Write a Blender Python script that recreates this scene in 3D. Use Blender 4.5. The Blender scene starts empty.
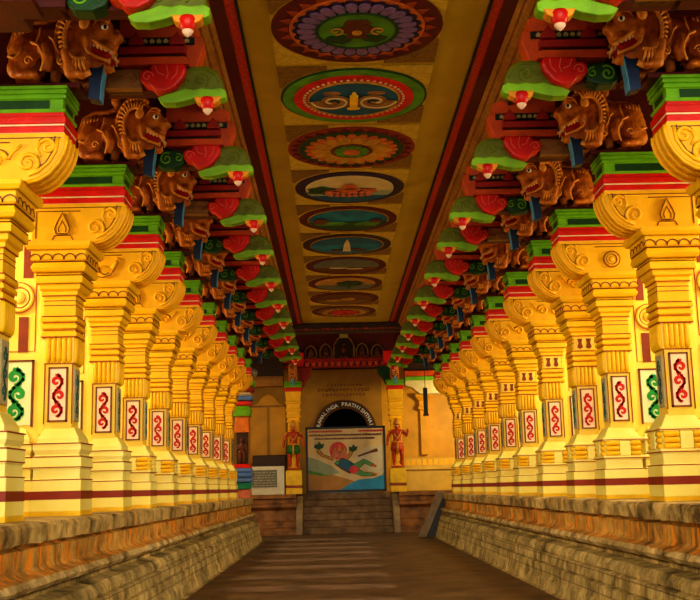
import bpy, bmesh, math, random
from mathutils import Vector, Matrix
random.seed(7)
PI = math.pi
scn = bpy.context.scene
col = scn.collection

# ------------------------------------------------------------------ materials
def lin(h):
    h = h.lstrip('#'); o = []
    for i in (0, 2, 4):
        c = int(h[i:i+2], 16)/255
        o.append(c/12.92 if c <= .04045 else ((c+.055)/1.055)**2.4)
    return (o[0], o[1], o[2], 1)
def mat(name, hexc, var=.25, rough=.5, scale=5, bump=.15, bscale=30, second=None, amount=.5, metal=0, spec=.4):
    m = bpy.data.materials.new(name); m.use_nodes = True
    nt = m.node_tree; N = nt.nodes; L = nt.links
    b = N['Principled BSDF']; b.inputs['Roughness'].default_value = rough; b.inputs['Metallic'].default_value = metal
    b.inputs['Specular IOR Level'].default_value = spec
    tc = N.new('ShaderNodeTexCoord')
    n1 = N.new('ShaderNodeTexNoise'); n1.inputs['Scale'].default_value = scale; n1.inputs['Detail'].default_value = 6
    L.new(tc.outputs['Object'], n1.inputs['Vector'])
    r = N.new('ShaderNodeValToRGB'); c = lin(hexc)
    d = lin(second) if second else tuple(x*(1-var) for x in c[:3])+(1,)
    r.color_ramp.elements[0].position = .5-amount*.4; r.color_ramp.elements[0].color = d
    r.color_ramp.elements[1].position = .5+amount*.25; r.color_ramp.elements[1].color = c
    L.new(n1.outputs['Fac'], r.inputs['Fac']); L.new(r.outputs['Color'], b.inputs['Base Color'])
    if bump:
        n2 = N.new('ShaderNodeTexNoise'); n2.inputs['Scale'].default_value = bscale; n2.inputs['Detail'].default_value = 4
        L.new(tc.outputs['Object'], n2.inputs['Vector'])
        bp = N.new('ShaderNodeBump'); bp.inputs['Strength'].default_value = bump; bp.inputs['Distance'].default_value = .02
        L.new(n2.outputs['Fac'], bp.inputs['Height']); L.new(bp.outputs['Normal'], b.inputs['Normal'])
    return m
def stone_mat(name, base, dark, stain, stain_amt, bw=.55, bh=.26):
    """worn stone with vertical joints, soot streaks and orange paint stains"""
    m = bpy.data.materials.new(name); m.use_nodes = True
    nt = m.node_tree; N = nt.nodes; L = nt.links; b = N['Principled BSDF']; b.inputs['Roughness'].default_value = .75
    tc = N.new('ShaderNodeTexCoord'); sp = N.new('ShaderNodeSeparateXYZ'); L.new(tc.outputs['Object'], sp.inputs[0])
    cb = N.new('ShaderNodeCombineXYZ'); L.new(sp.outputs['Y'], cb.inputs['X']); L.new(sp.outputs['Z'], cb.inputs['Y'])
    br = N.new('ShaderNodeTexBrick'); L.new(cb.outputs[0], br.inputs['Vector'])
    br.inputs['Scale'].default_value = 1; br.inputs['Brick Width'].default_value = bw; br.inputs['Row Height'].default_value = bh
    br.inputs['Mortar Size'].default_value = .012; br.inputs['Mortar Smooth'].default_value = .5
    br.inputs['Color1'].default_value = (1, 1, 1, 1); br.inputs['Color2'].default_value = (.62, .6, .55, 1); br.inputs['Mortar'].default_value = (.18, .14, .1, 1)
    n1 = N.new('ShaderNodeTexNoise'); n1.inputs['Scale'].default_value = 2.2; n1.inputs['Detail'].default_value = 9; n1.inputs['Roughness'].default_value = .7
    L.new(tc.outputs['Object'], n1.inputs['Vector'])
    r1 = N.new('ShaderNodeValToRGB'); r1.color_ramp.elements[0].position = .36; r1.color_ramp.elements[0].color = lin(dark)
    r1.color_ramp.elements[1].position = .62; r1.color_ramp.elements[1].color = lin(base); L.new(n1.outputs['Fac'], r1.inputs['Fac'])
    # vertical streaks
    mp = N.new('ShaderNodeMapping'); mp.inputs['Scale'].default_value = (5, 5, .7); L.new(tc.outputs['Object'], mp.inputs['Vector'])
    n2 = N.new('ShaderNodeTexNoise'); n2.inputs['Scale'].default_value = 1.6; n2.inputs['Detail'].default_value = 5; L.new(mp.outputs[0], n2.inputs['Vector'])
    r2 = N.new('ShaderNodeValToRGB'); r2.color_ramp.elements[0].position = .5-stain_amt; r2.color_ramp.elements[1].position = .68-stain_amt; L.new(n2.outputs['Fac'], r2.inputs['Fac'])
    mx = N.new('ShaderNodeMix'); mx.data_type = 'RGBA'; L.new(r2.outputs['Color'], mx.inputs['Factor'])
    L.new(r1.outputs['Color'], mx.inputs['A']); mx.inputs['B'].default_value = lin(stain)
    ml = N.new('ShaderNodeMix'); ml.data_type = 'RGBA'; ml.blend_type = 'MULTIPLY'; ml.inputs['Factor'].default_value = .7
    L.new(mx.outputs['Result'], ml.inputs['A']); L.new(br.outputs['Color'], ml.inputs['B']); L.new(ml.outputs['Result'], b.inputs['Base Color'])
    bp = N.new('ShaderNodeBump'); bp.inputs['Strength'].default_value = .7; bp.inputs['Distance'].default_value = .04
    L.new(n1.outputs['Fac'], bp.inputs['Height']); L.new(bp.outputs['Normal'], b.inputs['Normal'])
    return m

M = {}
def P(key, hexc, **k): M[key] = mat(key, hexc, **k); return M[key]
P('yellow_paint', '#fcc60c', var=.18, scale=2.5, bump=.25, bscale=14)
P('golden_paint', '#fbbe06', var=.2, scale=3, bump=.3, bscale=12)
P('cream_paint', '#fbe070', var=.14, scale=1.6, bump=.12, second='#f0cc34')
P('pale_paint', '#f6ee96', var=.1, scale=1.3, bump=.1, second='#ecdc64')
P('line_brown', '#7a3a08', bump=0)
P('line_red', '#a4400c', bump=0)
P('band_brown', '#8e2a10', var=.2, bump=.1)
P('strip_yellow', '#f2c414', bump=.1)
P('recess_brown', '#8a2f0c', var=.3, bump=.1)
P('panel_pink', '#f4dcc0', var=.08, bump=.05)
P('panel_green', '#dfeec0', var=.08, bump=.05)
P('panel_grey', '#b8b088', var=.2, bump=.05)
P('scroll_red', '#d01408', var=.25, bump=0)
P('scroll_green', '#16a048', var=.25, bump=0)
P('scroll_teal', '#2c6a66', var=.25, bump=0)
P('abacus_red', '#dc1408', var=.25, scale=4, bump=.2, rough=.4)
P('abacus_white', '#f0d8b0', bump=0)
P('abacus_green', '#72b814', var=.3, scale=5, bump=.25, rough=.4)
P('abacus_dark', '#0a4410', var=.4, bump=.2)
P('lime', '#86c41a', var=.3, scale=6, bump=.2)
P('leaf_green', '#6c780a', var=.4, scale=6, bump=.4, bscale=16)
P('deep_green', '#0c4a1a', var=.4, bump=.3)
P('lotus_red', '#d8160e', var=.35, scale=4, bump=.15, rough=.4)
P('lotus_line', '#e87058', bump=0)
P('bud_orange', '#f0a020', bump=.1)
P('bud_white', '#f4d0b4', bump=.05)
P('maroon', '#5c0a05', var=.45, scale=2, bump=.3, rough=.6)
P('beam_red', '#a01808', var=.3, scale=4, bump=.25)
P('beam_orange', '#d2500e', var=.35, scale=4, bump=.25)
P('frieze_dark', '#15130c', var=.4, bump=.3)
P('frieze_cream', '#a89858', var=.3, bump=.2)
P('carved_brown', '#a07038', var=.35, bump=.5, bscale=40)
P('lion_body', '#d27e1c', var=.55, scale=7, bump=.5, bscale=26, rough=.45, second='#8e3c08')
P('lion_line', '#f0a03c', var=.25, scale=10, bump=.25)
P('lion_mouth', '#b80c06', var=.3, bump=.1)
P('lion_tooth', '#f2c890', bump=.05)
P('eye_white', '#f2ece0', bump=0)
P('eye_black', '#0c0a0a', bump=0)
P('tongue_navy', '#0c2c58', var=.3, bump=.1)
P('tongue_blue', '#58a4dc', var=.3, scale=8, bump=.15)
P('ceil_yellow', '#b89a18', var=.2, scale=1.2, bump=.15)
P('ceil_cell', '#d0b034', var=.3, scale=16, bump=.2)
P('ceil_brown', '#8c661a', var=.5, scale=22, bump=.2)
P('border_maroon', '#5a0606', var=.2, bump=.1)
P('border_red', '#e04a34', var=.5, scale=30, bump=.3, second='#a01810')
P('mould_gold', '#a87026', var=.4, scale=9, bump=.4)
P('mould_dark', '#3a1c08', var=.3, bump=.3)
P('mould_blue', '#0c1c30', var=.3, bump=.2)
P('floor_stone', '#6e5640', var=.45, scale=1.5, rough=.55, bump=.35, bscale=22, second='#46362a')
P('outer_wall', '#d89a1c', var=.25, scale=1, bump=.1)
P('aisle_floor', '#8a6a40', var=.3, scale=2, bump=.2)
P('roof_dark', '#3a2010', var=.3, bump=.2)
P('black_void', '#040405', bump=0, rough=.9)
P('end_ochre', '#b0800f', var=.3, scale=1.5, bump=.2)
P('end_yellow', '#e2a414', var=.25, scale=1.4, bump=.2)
P('end_cream', '#d8b048', var=.2, scale=2, bump=.2)
P('orange_stone', '#a0682e', var=.5, scale=3, bump=.5, second='#563618')
P('step_stone', '#8a6a44', var=.45, scale=3, bump=.45, second='#54391f')
P('grey_stone', '#9a9088', var=.35, scale=8, bump=.5)
P('statue_red', '#c84a1c', var=.45, scale=9, bump=.3, second='#8a1c0c')
P('statue_green', '#1a6a24', var=.3, bump=.2)
P('statue_gold', '#e09a28', var=.3, bump=.2)
P('white_board', '#d8d0bc', var=.12, bump=.08)
P('plaque_grey', '#7a7466', var=.25, bump=.2)
P('plaque_line', '#b8b09c', bump=0)
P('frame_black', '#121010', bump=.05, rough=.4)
P('plank', '#a08868', var=.35, scale=4, bump=.3)
P('text_white', '#d8d8dc', bump=0)
P('arch_band', '#3a2420', var=.3, bump=.1)
P('blue_tier', '#5a84d8', var=.25, bump=.1)
P('teal_tier', '#1c9a80', var=.25, bump=.1)
P('orange_tier', '#e07818', var=.25, bump=.1)
P('purple', '#8466a4', var=.35, scale=14, bump=.1)
P('purple_dark', '#2e1640', var=.3, bump=.05)
P('pic_green', '#5a9a20', var=.45, scale=4, bump=.05)
P('pic_darkgreen', '#1e4a22', var=.4, scale=6, bump=.05)
P('pic_blue', '#12608c', var=.35, scale=3, bump=.05)
P('pic_sea', '#0c8ab0', var=.35, scale=3, bump=.05, second='#0c4a80')
P('pic_sky', '#9aa890', var=.25, scale=2, bump=.05)
P('pic_cream', '#d8c898', var=.2, scale=3, bump=.05)
P('pic_orange', '#d06a24', var=.35, scale=8, bump=.05)
P('pic_pink', '#d87a5c', var=.3, scale=8, bump=.05)
P('pic_gold', '#c8922a', var=.35, scale=10, bump=.05)
P('pic_brown', '#6a3010', var=.35, scale=8, bump=.05)
P('pic_sand', '#c08a3c', var=.25, scale=3, bump=.05)
P('pic_leg', '#5aa860', var=.25, bump=.05)
P('pic_grey', '#6a7068', var=.3, scale=5, bump=.05)
P('sign_sky', '#e0c898', var=.15, scale=2, bump=.03)
P('sign_blue', '#2aa0e0', var=.3, scale=2, bump=.03)
M['stone_top'] = stone_mat('stone_top', '#e8cc88', '#5e4822', '#f0a030', -.10, .62, 3.0)
M['stone_orange'] = stone_mat('stone_orange', '#e8ba62', '#7a5420', '#ffa41c', .02, .8, 3.0)
M['stone_lip_lit'] = stone_mat('stone_lip_lit', '#f0d8a0', '#77602f', '#e8a850', -.12, .9, 3.0)  # paler stone copy: light catching the ledge lip is put into the colour
M['stone_low'] = stone_mat('stone_low', '#e4cc90', '#6c5e34', '#a08c3c', -.06, .7, .27)

# ------------------------------------------------------------------ geometry helper
class G:
    def __init__(s, ox=0, oy=0, oz=0, sx=1):
        s.v = []; s.f = []; s.o = (ox, oy, oz); s.sx = sx
    def add(s, vs, fs):
        b = len(s.v); s.v += [tuple(p) for p in vs]; s.f += [tuple(b+i for i in q) for q in fs]; return s
    def box(s, x0, x1, y0, y1, z0, z1):
        return s.add([(x0,y0,z0),(x1,y0,z0),(x1,y1,z0),(x0,y1,z0),(x0,y0,z1),(x1,y0,z1),(x1,y1,z1),(x0,y1,z1)],
                     [(0,3,2,1),(4,5,6,7),(0,1,5,4),(1,2,6,5),(2,3,7,6),(3,0,4,7)])
    def sweep(s, x0, x1, y0, y1, prof):
        """moulded block: rectangle grown by 'out' at every height of the profile"""
        vs = []; fs = []
        for z, o in prof: vs += [(x0-o,y0-o,z),(x1+o,y0-o,z),(x1+o,y1+o,z),(x0-o,y1+o,z)]
        n = len(prof)
        for k in range(n-1):
            for i in range(4):
                j = (i+1) % 4; fs.append((4*k+i, 4*k+j, 4*k+4+j, 4*k+4+i))
        fs += [(3,2,1,0), tuple(4*(n-1)+i for i in range(4))]
        return s.add(vs, fs)
    def prism(s, poly, y0, y1):
        """polygon in x,z (counter clockwise seen from -y) pushed from y0 to y1"""
        n = len(poly); a = sum(poly[i][0]*poly[(i+1)%n][1]-poly[(i+1)%n][0]*poly[i][1] for i in range(n))
        if a < 0: poly = poly[::-1]
        vs = [(x,y0,z) for x,z in poly]+[(x,y1,z) for x,z in poly]
        fs = [tuple(range(n)), tuple(range(2*n-1, n-1, -1))]+[(i, i+n, (i+1)%n+n, (i+1)%n) for i in range(n)]
        return s.add(vs, fs)
    def prism_x(s, poly, x0, x1):
        """polygon in y,z pushed along x"""
        n = len(poly); a = sum(poly[i][0]*poly[(i+1)%n][1]-poly[(i+1)%n][0]*poly[i][1] for i in range(n))
        if a < 0: poly = poly[::-1]
        vs = [(x0,y,z) for y,z in poly]+[(x1,y,z) for y,z in poly]
        fs = [tuple(range(n-1,-1,-1)), tuple(range(n, 2*n))]+[(i, (i+1)%n, (i+1)%n+n, i+n) for i in range(n)]
        return s.add(vs, fs)
    def ell(s, c, r, seg=14, rings=8, rot=None):
        vs = [(0,0,-1)]; fs = []
        for i in range(1, rings):
            t = PI*i/rings-PI/2
            for j in range(seg):
                a = 2*PI*j/seg; vs.append((math.cos(t)*math.cos(a), math.cos(t)*math.sin(a), math.sin(t)))
        vs.append((0,0,1)); T = len(vs)-1
        for j in range(seg):
            k = (j+1) % seg; fs.append((0, 1+k, 1+j)); fs.append((T, T-seg+j, T-seg+k))
            for i in range(rings-2): fs.append((1+i*seg+j, 1+i*seg+k, 1+(i+1)*seg+k, 1+(i+1)*seg+j))
        out = []
        for p in vs:
            q = Vector((p[0]*r[0], p[1]*r[1], p[2]*r[2]))
            if rot: q = Matrix.Rotation(rot, 3, 'Y') @ q
            out.append((q.x+c[0], q.y+c[1], q.z+c[2]))
        return s.add(out, fs)
    def lathe(s, c, prof, seg=16, axis='Z'):
        vs = []; fs = []
        for r, h in prof:
            for j in range(seg):
                a = 2*PI*j/seg; p = (r*math.cos(a), r*math.sin(a), h)
                if axis == 'Y': p = (p[0], p[2], p[1])
                vs.append((p[0]+c[0], p[1]+c[1], p[2]+c[2]))
        n = len(prof)
        for k in range(n-1):
            for j in range(seg):
                q = (k*seg+j, k*seg+(j+1)%seg, (k+1)*seg+(j+1)%seg, (k+1)*seg+j)
                fs.append(q if axis == 'Z' else q[::-1])
        a = tuple(range(seg)); b = tuple((n-1)*seg+j for j in range(seg))
        fs += [a[::-1], b] if axis == 'Z' else [a, b[::-1]]
        return s.add(vs, fs)
    def tube(s, pts, r, seg=6):
        pts = [Vector(p) for p in pts]; n = len(pts); vs = []; fs = []
        rr = r if isinstance(r, (list, tuple)) else [r]*n
        for i, p in enumerate(pts):
            t = (pts[min(i+1, n-1)]-pts[max(i-1, 0)]).normalized()
            u = Vector((0,1,0)) if abs(t.y) < .9 else Vector((1,0,0))
            a = t.cross(u).normalized(); b = t.cross(a)
            for j in range(seg):
                an = 2*PI*j/seg; q = p+(a*math.cos(an)+b*math.sin(an))*rr[i]; vs.append(tuple(q))
        for i in range(n-1):
            for j in range(seg): fs.append((i*seg+j, i*seg+(j+1)%seg, (i+1)*seg+(j+1)%seg, (i+1)*seg+j))
        fs += [tuple(range(seg-1,-1,-1)), tuple((n-1)*seg+j for j in range(seg))]
        return s.add(vs, fs)
    def ribbon(s, pts, w, y, t=.006, fn=None):
        """flat painted stroke in a plane; pts are (a,b) pairs; fn maps (a,b,depth) to a point"""
        fn = fn or (lambda a, b, d: (a, y-d, b)); n = len(pts); vs = []; fs = []
        ww = w if isinstance(w, (list, tuple)) else [w]*n
        for i in range(n):
            a = Vector(pts[max(i-1,0)]); b = Vector(pts[min(i+1,n-1)]); d = (b-a)
            d = d.normalized() if d.length > 1e-9 else Vector((1,0)); nx, nz = -d.y*ww[i]/2, d.x*ww[i]/2
            p = pts[i]
            vs += [fn(p[0]+nx, p[1]+nz, t), fn(p[0]-nx, p[1]-nz, t), fn(p[0]+nx, p[1]+nz, -.002), fn(p[0]-nx, p[1]-nz, -.002)]
        for i in range(n-1):
            k = 4*i; fs += [(k, k+1, k+5, k+4), (k+2, k+6, k+7, k+3), (k, k+4, k+6, k+2), (k+1, k+3, k+7, k+5)]
        fs += [(0,2,3,1), (4*n-4, 4*n-3, 4*n-1, 4*n-2)]
        return s.add(vs, fs)
    def mesh(s, name, smooth=False):
        me = bpy.data.meshes.new(name)
        me.from_pydata([(s.sx*(x-s.o[0]), y-s.o[1], z-s.o[2]) for x,y,z in s.v], [], s.f)
        bm = bmesh.new(); bm.from_mesh(me); bmesh.ops.recalc_face_normals(bm, faces=bm.faces); bm.to_mesh(me); bm.free()
        if smooth:
            for p in me.polygons: p.use_smooth = True
        return me
    def build(s, name, m, parent=None, smooth=False, bevel=0, loc=None):
        me = s.mesh(name, smooth); me.materials.append(M[m] if isinstance(m, str) else m)
        o = bpy.data.objects.new(name, me); col.objects.link(o); o.parent = parent
        if loc: o.location = loc
        if bevel:
            b = o.modifiers.new('Bevel', 'BEVEL'); b.width = bevel; b.segments = 2; b.limit_method = 'ANGLE'; b.angle_limit = .6
        return o
def empty(name, loc, label=None, cat=None, group=None, rz=0):
    o = bpy.data.objects.new(name, None); col.objects.link(o); o.location = loc; o.rotation_euler = (0,0,rz); o.empty_display_size = .2
    tag(o, label, cat, group); return o
def tag(o, label=None, cat=None, group=None, kind=None):
    if label: o['label'] = label
    if cat: o['category'] = cat
    if group: o['group'] = group
    if kind or cat: o['kind'] = kind or 'thing'
    return o
def kids(o): return [c for c in col.objects if c.parent == o]
def dup(o, loc, label, group=None, rz=None):
    kd = {}
    for c in col.objects:
        if c.parent: kd.setdefault(c.parent.name, []).append(c)
    def rec(src, par):
        c = src.copy(); col.objects.link(c); c.parent = par
        for k in kd.get(src.name, []): rec(k, c)
        return c
    r = rec(o, None); r.location = loc; r['label'] = label
    if group: r['group'] = group
    if rz is not None: r.rotation_euler = (0,0,rz)
    return r
def spiral(cx, cz, r0, turns, a0, sgn=1, n=22):
    out = []
    for i in range(n):
        t = i/(n-1); a = a0+sgn*turns*2*PI*t; r = r0*(1-.86*t); out.append((cx+r*math.cos(a), cz+r*math.sin(a)))
    return out
def vine(g, x0, x1, z0, z1, lobes, fn=None, y=0):
    """a climbing scroll of curls and leaves painted on a panel"""
    w = x1-x0; cx = (x0+x1)/2; h = (z1-z0)/lobes
    stem = []
    for i in range(lobes*10+1):
        t = i/10; stem.append((cx+math.sin(t*PI)*w*.3, z0+t*h))
    g.ribbon(stem, w*.13, y, fn=fn)
    for k in range(lobes):
        sg = 1 if k % 2 == 0 else -1; c = (cx-sg*w*.1, z0+(k+.5)*h)
        sp = spiral(c[0], c[1], min(w*.40, h*.44), 1.25, -PI/2, sg)
        g.ribbon(sp, [w*.24*(1-.5*abs(2*i/21-1)) for i in range(22)], y, fn=fn)
        for da in (-1.0, -.4, .25, .9, 1.5):
            a = (0 if sg > 0 else PI)+da*sg; b = (c[0]+math.cos(a)*w*.34, c[1]+math.sin(a)*h*.40)
            e = (b[0]+math.cos(a+.5*sg)*w*.16, b[1]+math.sin(a+.5*sg)*h*.2)
            m_ = ((b[0]+e[0])/2, (b[1]+e[1])/2)
            g.ribbon([b, m_, e], [w*.05, w*.22, w*.03], y, fn=fn)
    t = (cx, z1); g.ribbon([(cx, z1-h*.2), (cx+w*.05, z1), (cx, z1+h*.12)], [w*.04, w*.2, w*.02], y, fn=fn)

# ------------------------------------------------------------------ lay-out numbers
ORD = ['nearest', 'second', 'third', 'fourth', 'fifth', 'sixth', 'seventh', 'eighth', 'ninth', 'tenth', 'eleventh']
Y0, STEP = 10.30, 2.566
def yf(n): return Y0+STEP*n
OFF = {('left',-1):(0,.6), ('right',-1):(0,.6), ('left',0):(-.06,0), ('left',1):(.02,.12), ('left',2):(.03,.12), ('right',2):(0,.22), ('right',3):(0,-.3), ('right',4):(0,-.15)}
def dxy(side, n): return OFF.get((side, n), (0, 0))
PX = -3.85            # pillar origin, left side
PZ = 1.5              # top of plinth

# ------------------------------------------------------------------ setting
def struct(name, g, m, bevel=0, smooth=False):
    o = g.build(name, m, None, smooth, bevel); o['kind'] = 'structure'; return o
struct('floor', G().box(-3.6, 3.6, -3, 42.2, -.2, 0), 'floor_stone')
def plinth(name, s):
    # worn moulded stone courses, (u = distance from the axis, z)
    prof = [(6.6,1.5),(3.52,1.5),(3.36,1.49),(3.33,1.45),(3.34,1.30),(3.46,1.285),(3.46,1.26),(3.40,1.245),(3.41,1.06),(3.38,1.02),(3.27,.98),(3.235,.92),(3.28,.87),(3.44,.83),(3.44,.76),(3.25,.73),(3.20,.66),(3.19,.60),(3.22,.585),(3.16,.565),(3.14,.42),(3.18,.405),(3.11,.385),(3.09,.20),(3.06,.17),(3.03,.02),(2.96,.01),(2.96,-.2)]
    rnd = random.Random(3 if s < 0 else 5)
    mats = ['stone_top','stone_orange','stone_low','stone_lip_lit']
    me_v = []; me_f = []; fm = []
    ny = 300; ya, yb = -1.0, 37.6; n = len(prof)
    for j in range(ny+1):
        y = ya+(yb-ya)*j/ny
        for i, (u, z) in enumerate(prof):
            jit = 0 if i in (0, n-1) else rnd.uniform(-.013, .013)
            if i in (2,3,4) and int((y+40)/.31) % 2 == 0: jit += .012
            zz = z+(rnd.uniform(-.008,.008) if 2 < i < n-2 else 0)
            me_v.append((s*(u+jit), y, zz))
    for j in range(ny):
        for i in range(n-1):
            a = j*n+i; q = (a, a+1, a+n+1, a+n); me_f.append(q if s < 0 else q[::-1])
            fm.append(0 if i < 5 else 1 if i < 10 else 3 if i < 13 else 2)
    me_f.append(tuple(range(n))); me_f.append(tuple(ny*n+i for i in range(n))); fm += [2, 2]
    me = bpy.data.meshes.new(name); me.from_pydata(me_v, [], me_f)
    for k in mats: me.materials.append(M[k])
    for p, k in zip(me.polygons, fm): p.material_index = k
    bm = bmesh.new(); bm.from_mesh(me); bmesh.ops.recalc_face_normals(bm, faces=bm.faces); bm.to_mesh(me); bm.free()
    o = bpy.data.objects.new(name, me); col.objects.link(o); o['kind'] = 'structure'
plinth('trim_1', -1); plinth('trim_2', 1)
struct('wall_left', G().box(-6.9, -6.6, -1, 47, 0, 9.2), 'outer_wall')
g = G().box(6.6, 6.9, -1, 47, 0, 2.2).box(6.6, 6.9, -1, 47, 5.0, 9.2).box(6.6, 6.9, -1, yf(-3)-.5, 2.2, 5.0).box(6.6, 6.9, yf(11)+.0, 47, 2.2, 5.0)
for n in range(-3, 11): g.box(6.6, 6.9, yf(n)-.5, yf(n)+1.15, 2.2, 5.0)
struct('wall_right', g, 'outer_wall')
YC0, YC1, ZC = 4.0, 34.0, 7.05
struct('ceiling', G().box(-1.42, 1.42, YC0, YC1, ZC, ZC+.3), 'ceil_yellow')
k = 1
for s in (-1, 1):
    b = lambda u0, u1, z0, z1: G().box(*sorted((s*u0, s*u1)), YC0, YC1, z0, z1)
    struct('trim_%d' % (10+k), b(1.40, 1.55, 7.035, 7.35), 'border_red'); k += 1
    struct('trim_%d' % (10+k), b(1.40, 1.43, 7.02, 7.06), 'frieze_dark'); k += 1
    struct('trim_%d' % (10+k), b(1.55, 1.70, 7.00, 7.35), 'border_maroon'); k += 1
    poly = [(1.70,7.3),(1.70,6.99),(1.74,6.95),(1.77,6.95),(1.78,6.90),(1.83,6.87),(1.86,6.87),(1.87,6.81),(1.93,6.78),(1.98,6.78),(1.98,7.3)]
    g = G(); n = len(poly)
    g.add([(s*u, YC0, z) for u, z in poly]+[(s*u, YC1, z) for u, z in poly], [tuple(range(n)), tuple(range(n, 2*n))]+[(i,(i+1)%n,(i+1)%n+n,i+n) for i in range(n)])
    struct('trim_%d' % (10+k), g, 'mould_gold'); k += 1
    struct('trim_%d' % (10+k), b(1.98, 2.03, 6.74, 7.3), 'mould_blue'); k += 1
    struct('trim_%d' % (10+k), b(2.03, 6.7, 6.97, 7.3), 'maroon'); k += 1
g = G().box(-2.0, 2.0, 33.75, 34.4, 6.78, 7.35).box(-2.0, 2.0, 33.65, 34.3, 6.92, 7.0)
struct('trim_30', g, 'mould_dark')
g = G(); rr = random.Random(4); x = -1.7
while x < 1.7:
    w = rr.uniform(.06, .16); g.box(x, x+w, 33.735, 33.755, 6.82, 6.82+rr.uniform(.03,.07)); x += w+.03
struct('trim_31', g, 'line_red')
struct('trim_32', G().box(-6.9, 6.9, 34.4, 47, 9.0, 9.3).box(-6.9, 6.9, 34.3, 34.5, 7.3, 9.2).box(-6.9, 6.9, 3.9, 34.5, 7.35, 7.6), 'roof_dark')

# ------------------------------------------------------------------ ceiling medallions
ZT = Matrix.Identity(3)
def ring(g, cx, cy, r0, r1, z, n=56):
    vs = []; fs = []
    for i in range(n):
        a = 2*PI*i/n; c, s_ = math.cos(a), math.sin(a)
        vs += [(cx+r0*c, cy+r0*s_, z), (cx+r1*c, cy+r1*s_, z), (cx+r0*c, cy+r0*s_, z+.02), (cx+r1*c, cy+r1*s_, z+.02)]
    for i in range(n):
        a, b = 4*i, 4*((i+1) % n)
        fs += [(a, b, b+1, a+1), (a+1, b+1, b+3, a+3)] + ([(a, a+2, b+2, b)] if r0 > 0 else [])
    g.add(vs, fs)
def flat(g, pts, z):
    n = len(pts); g.add([(x,y,z) for x,y in pts]+[(x,y,z+.012) for x,y in pts], [tuple(range(n)), tuple(range(2*n-1,n-1,-1))]+[(i,i+n,(i+1)%n+n,(i+1)%n) for i in range(n)])
def lobes(g, n, r0, r1, z, wfrac=.9):
    for i in range(n):
        a = 2*PI*i/n; d = PI/n*wfrac; pts = []
        for q, w in ((0,.6),(.35,.9),(.65,1),(.85,.75),(.96,.4)): pts.append((r0+(r1-r0)*q, -w))
        pts.append((r1, 0)); pts += [(r, -w) for r, w in pts[4::-1]]
        flat(g, [(r*math.cos(a+d*w), r*math.sin(a+d*w)) for r, w in pts], z)
def petals(g, n, r0, r1, z, wfrac=.8, tip=.5):
    for i in range(n):
        a = 2*PI*i/n; d = PI/n*wfrac; m_ = r0+(r1-r0)*tip
        flat(g, [(r0*math.cos(a-d*.7), r0*math.sin(a-d*.7)), (m_*math.cos(a-d), m_*math.sin(a-d)), (r1*math.cos(a), r1*math.sin(a)), (m_*math.cos(a+d), m_*math.sin(a+d)), (r0*math.cos(a+d*.7), r0*math.sin(a+d*.7))], z)
def blob(g, cx, cy, rx, ry, z, n=20, wob=0, seed=1):
    r_ = random.Random(seed)
    flat(g, [(cx+rx*math.cos(2*PI*i/n)*(1+r_.uniform(-wob,wob)), cy+ry*math.sin(2*PI*i/n)*(1+r_.uniform(-wob,wob))) for i in range(n)], z)
def halfdisc(g, R, ylo, yhi, z, n=40):
    """slice of a disc between two y values"""
    a0 = math.asin(max(-1, ylo/R)); a1 = math.asin(min(1, yhi/R)); pts = []
    for i in range(n//2): a = a0+(a1-a0)*i/(n//2-1); pts.append((R*math.cos(a), R*math.sin(a)))
    for i in range(n//2): a = a1+(a0-a1)*i/(n//2-1); pts.append((-R*math.cos(a), R*math.sin(a)))
    flat(g, pts, z)
ML = ['nearest ceiling medallion, red and purple with a pot in its green centre',
 'green and red ceiling medallion with conch swirls and a gold lamp on blue',
 'orange and gold wheel medallion on the ceiling with a red zigzag rim and petal rings',
 'purple rimmed ceiling roundel painted with an orange lotus figure on pale water',
 'maroon rimmed ceiling roundel painted with a teal bay and green shores',
 'bright blue ceiling roundel painted with a pale tower standing by the sea',
 'dim ceiling roundel of a grey sky over brown land, just beyond the blue tower roundel',
 'dim ceiling roundel with a dark spreading tree on ochre land, eighth from the viewer',
 'dark maroon ceiling roundel with ochre mounds, second from the far end',
 'red and cream petalled ceiling medallion at the far end, beside the end beam']
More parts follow.
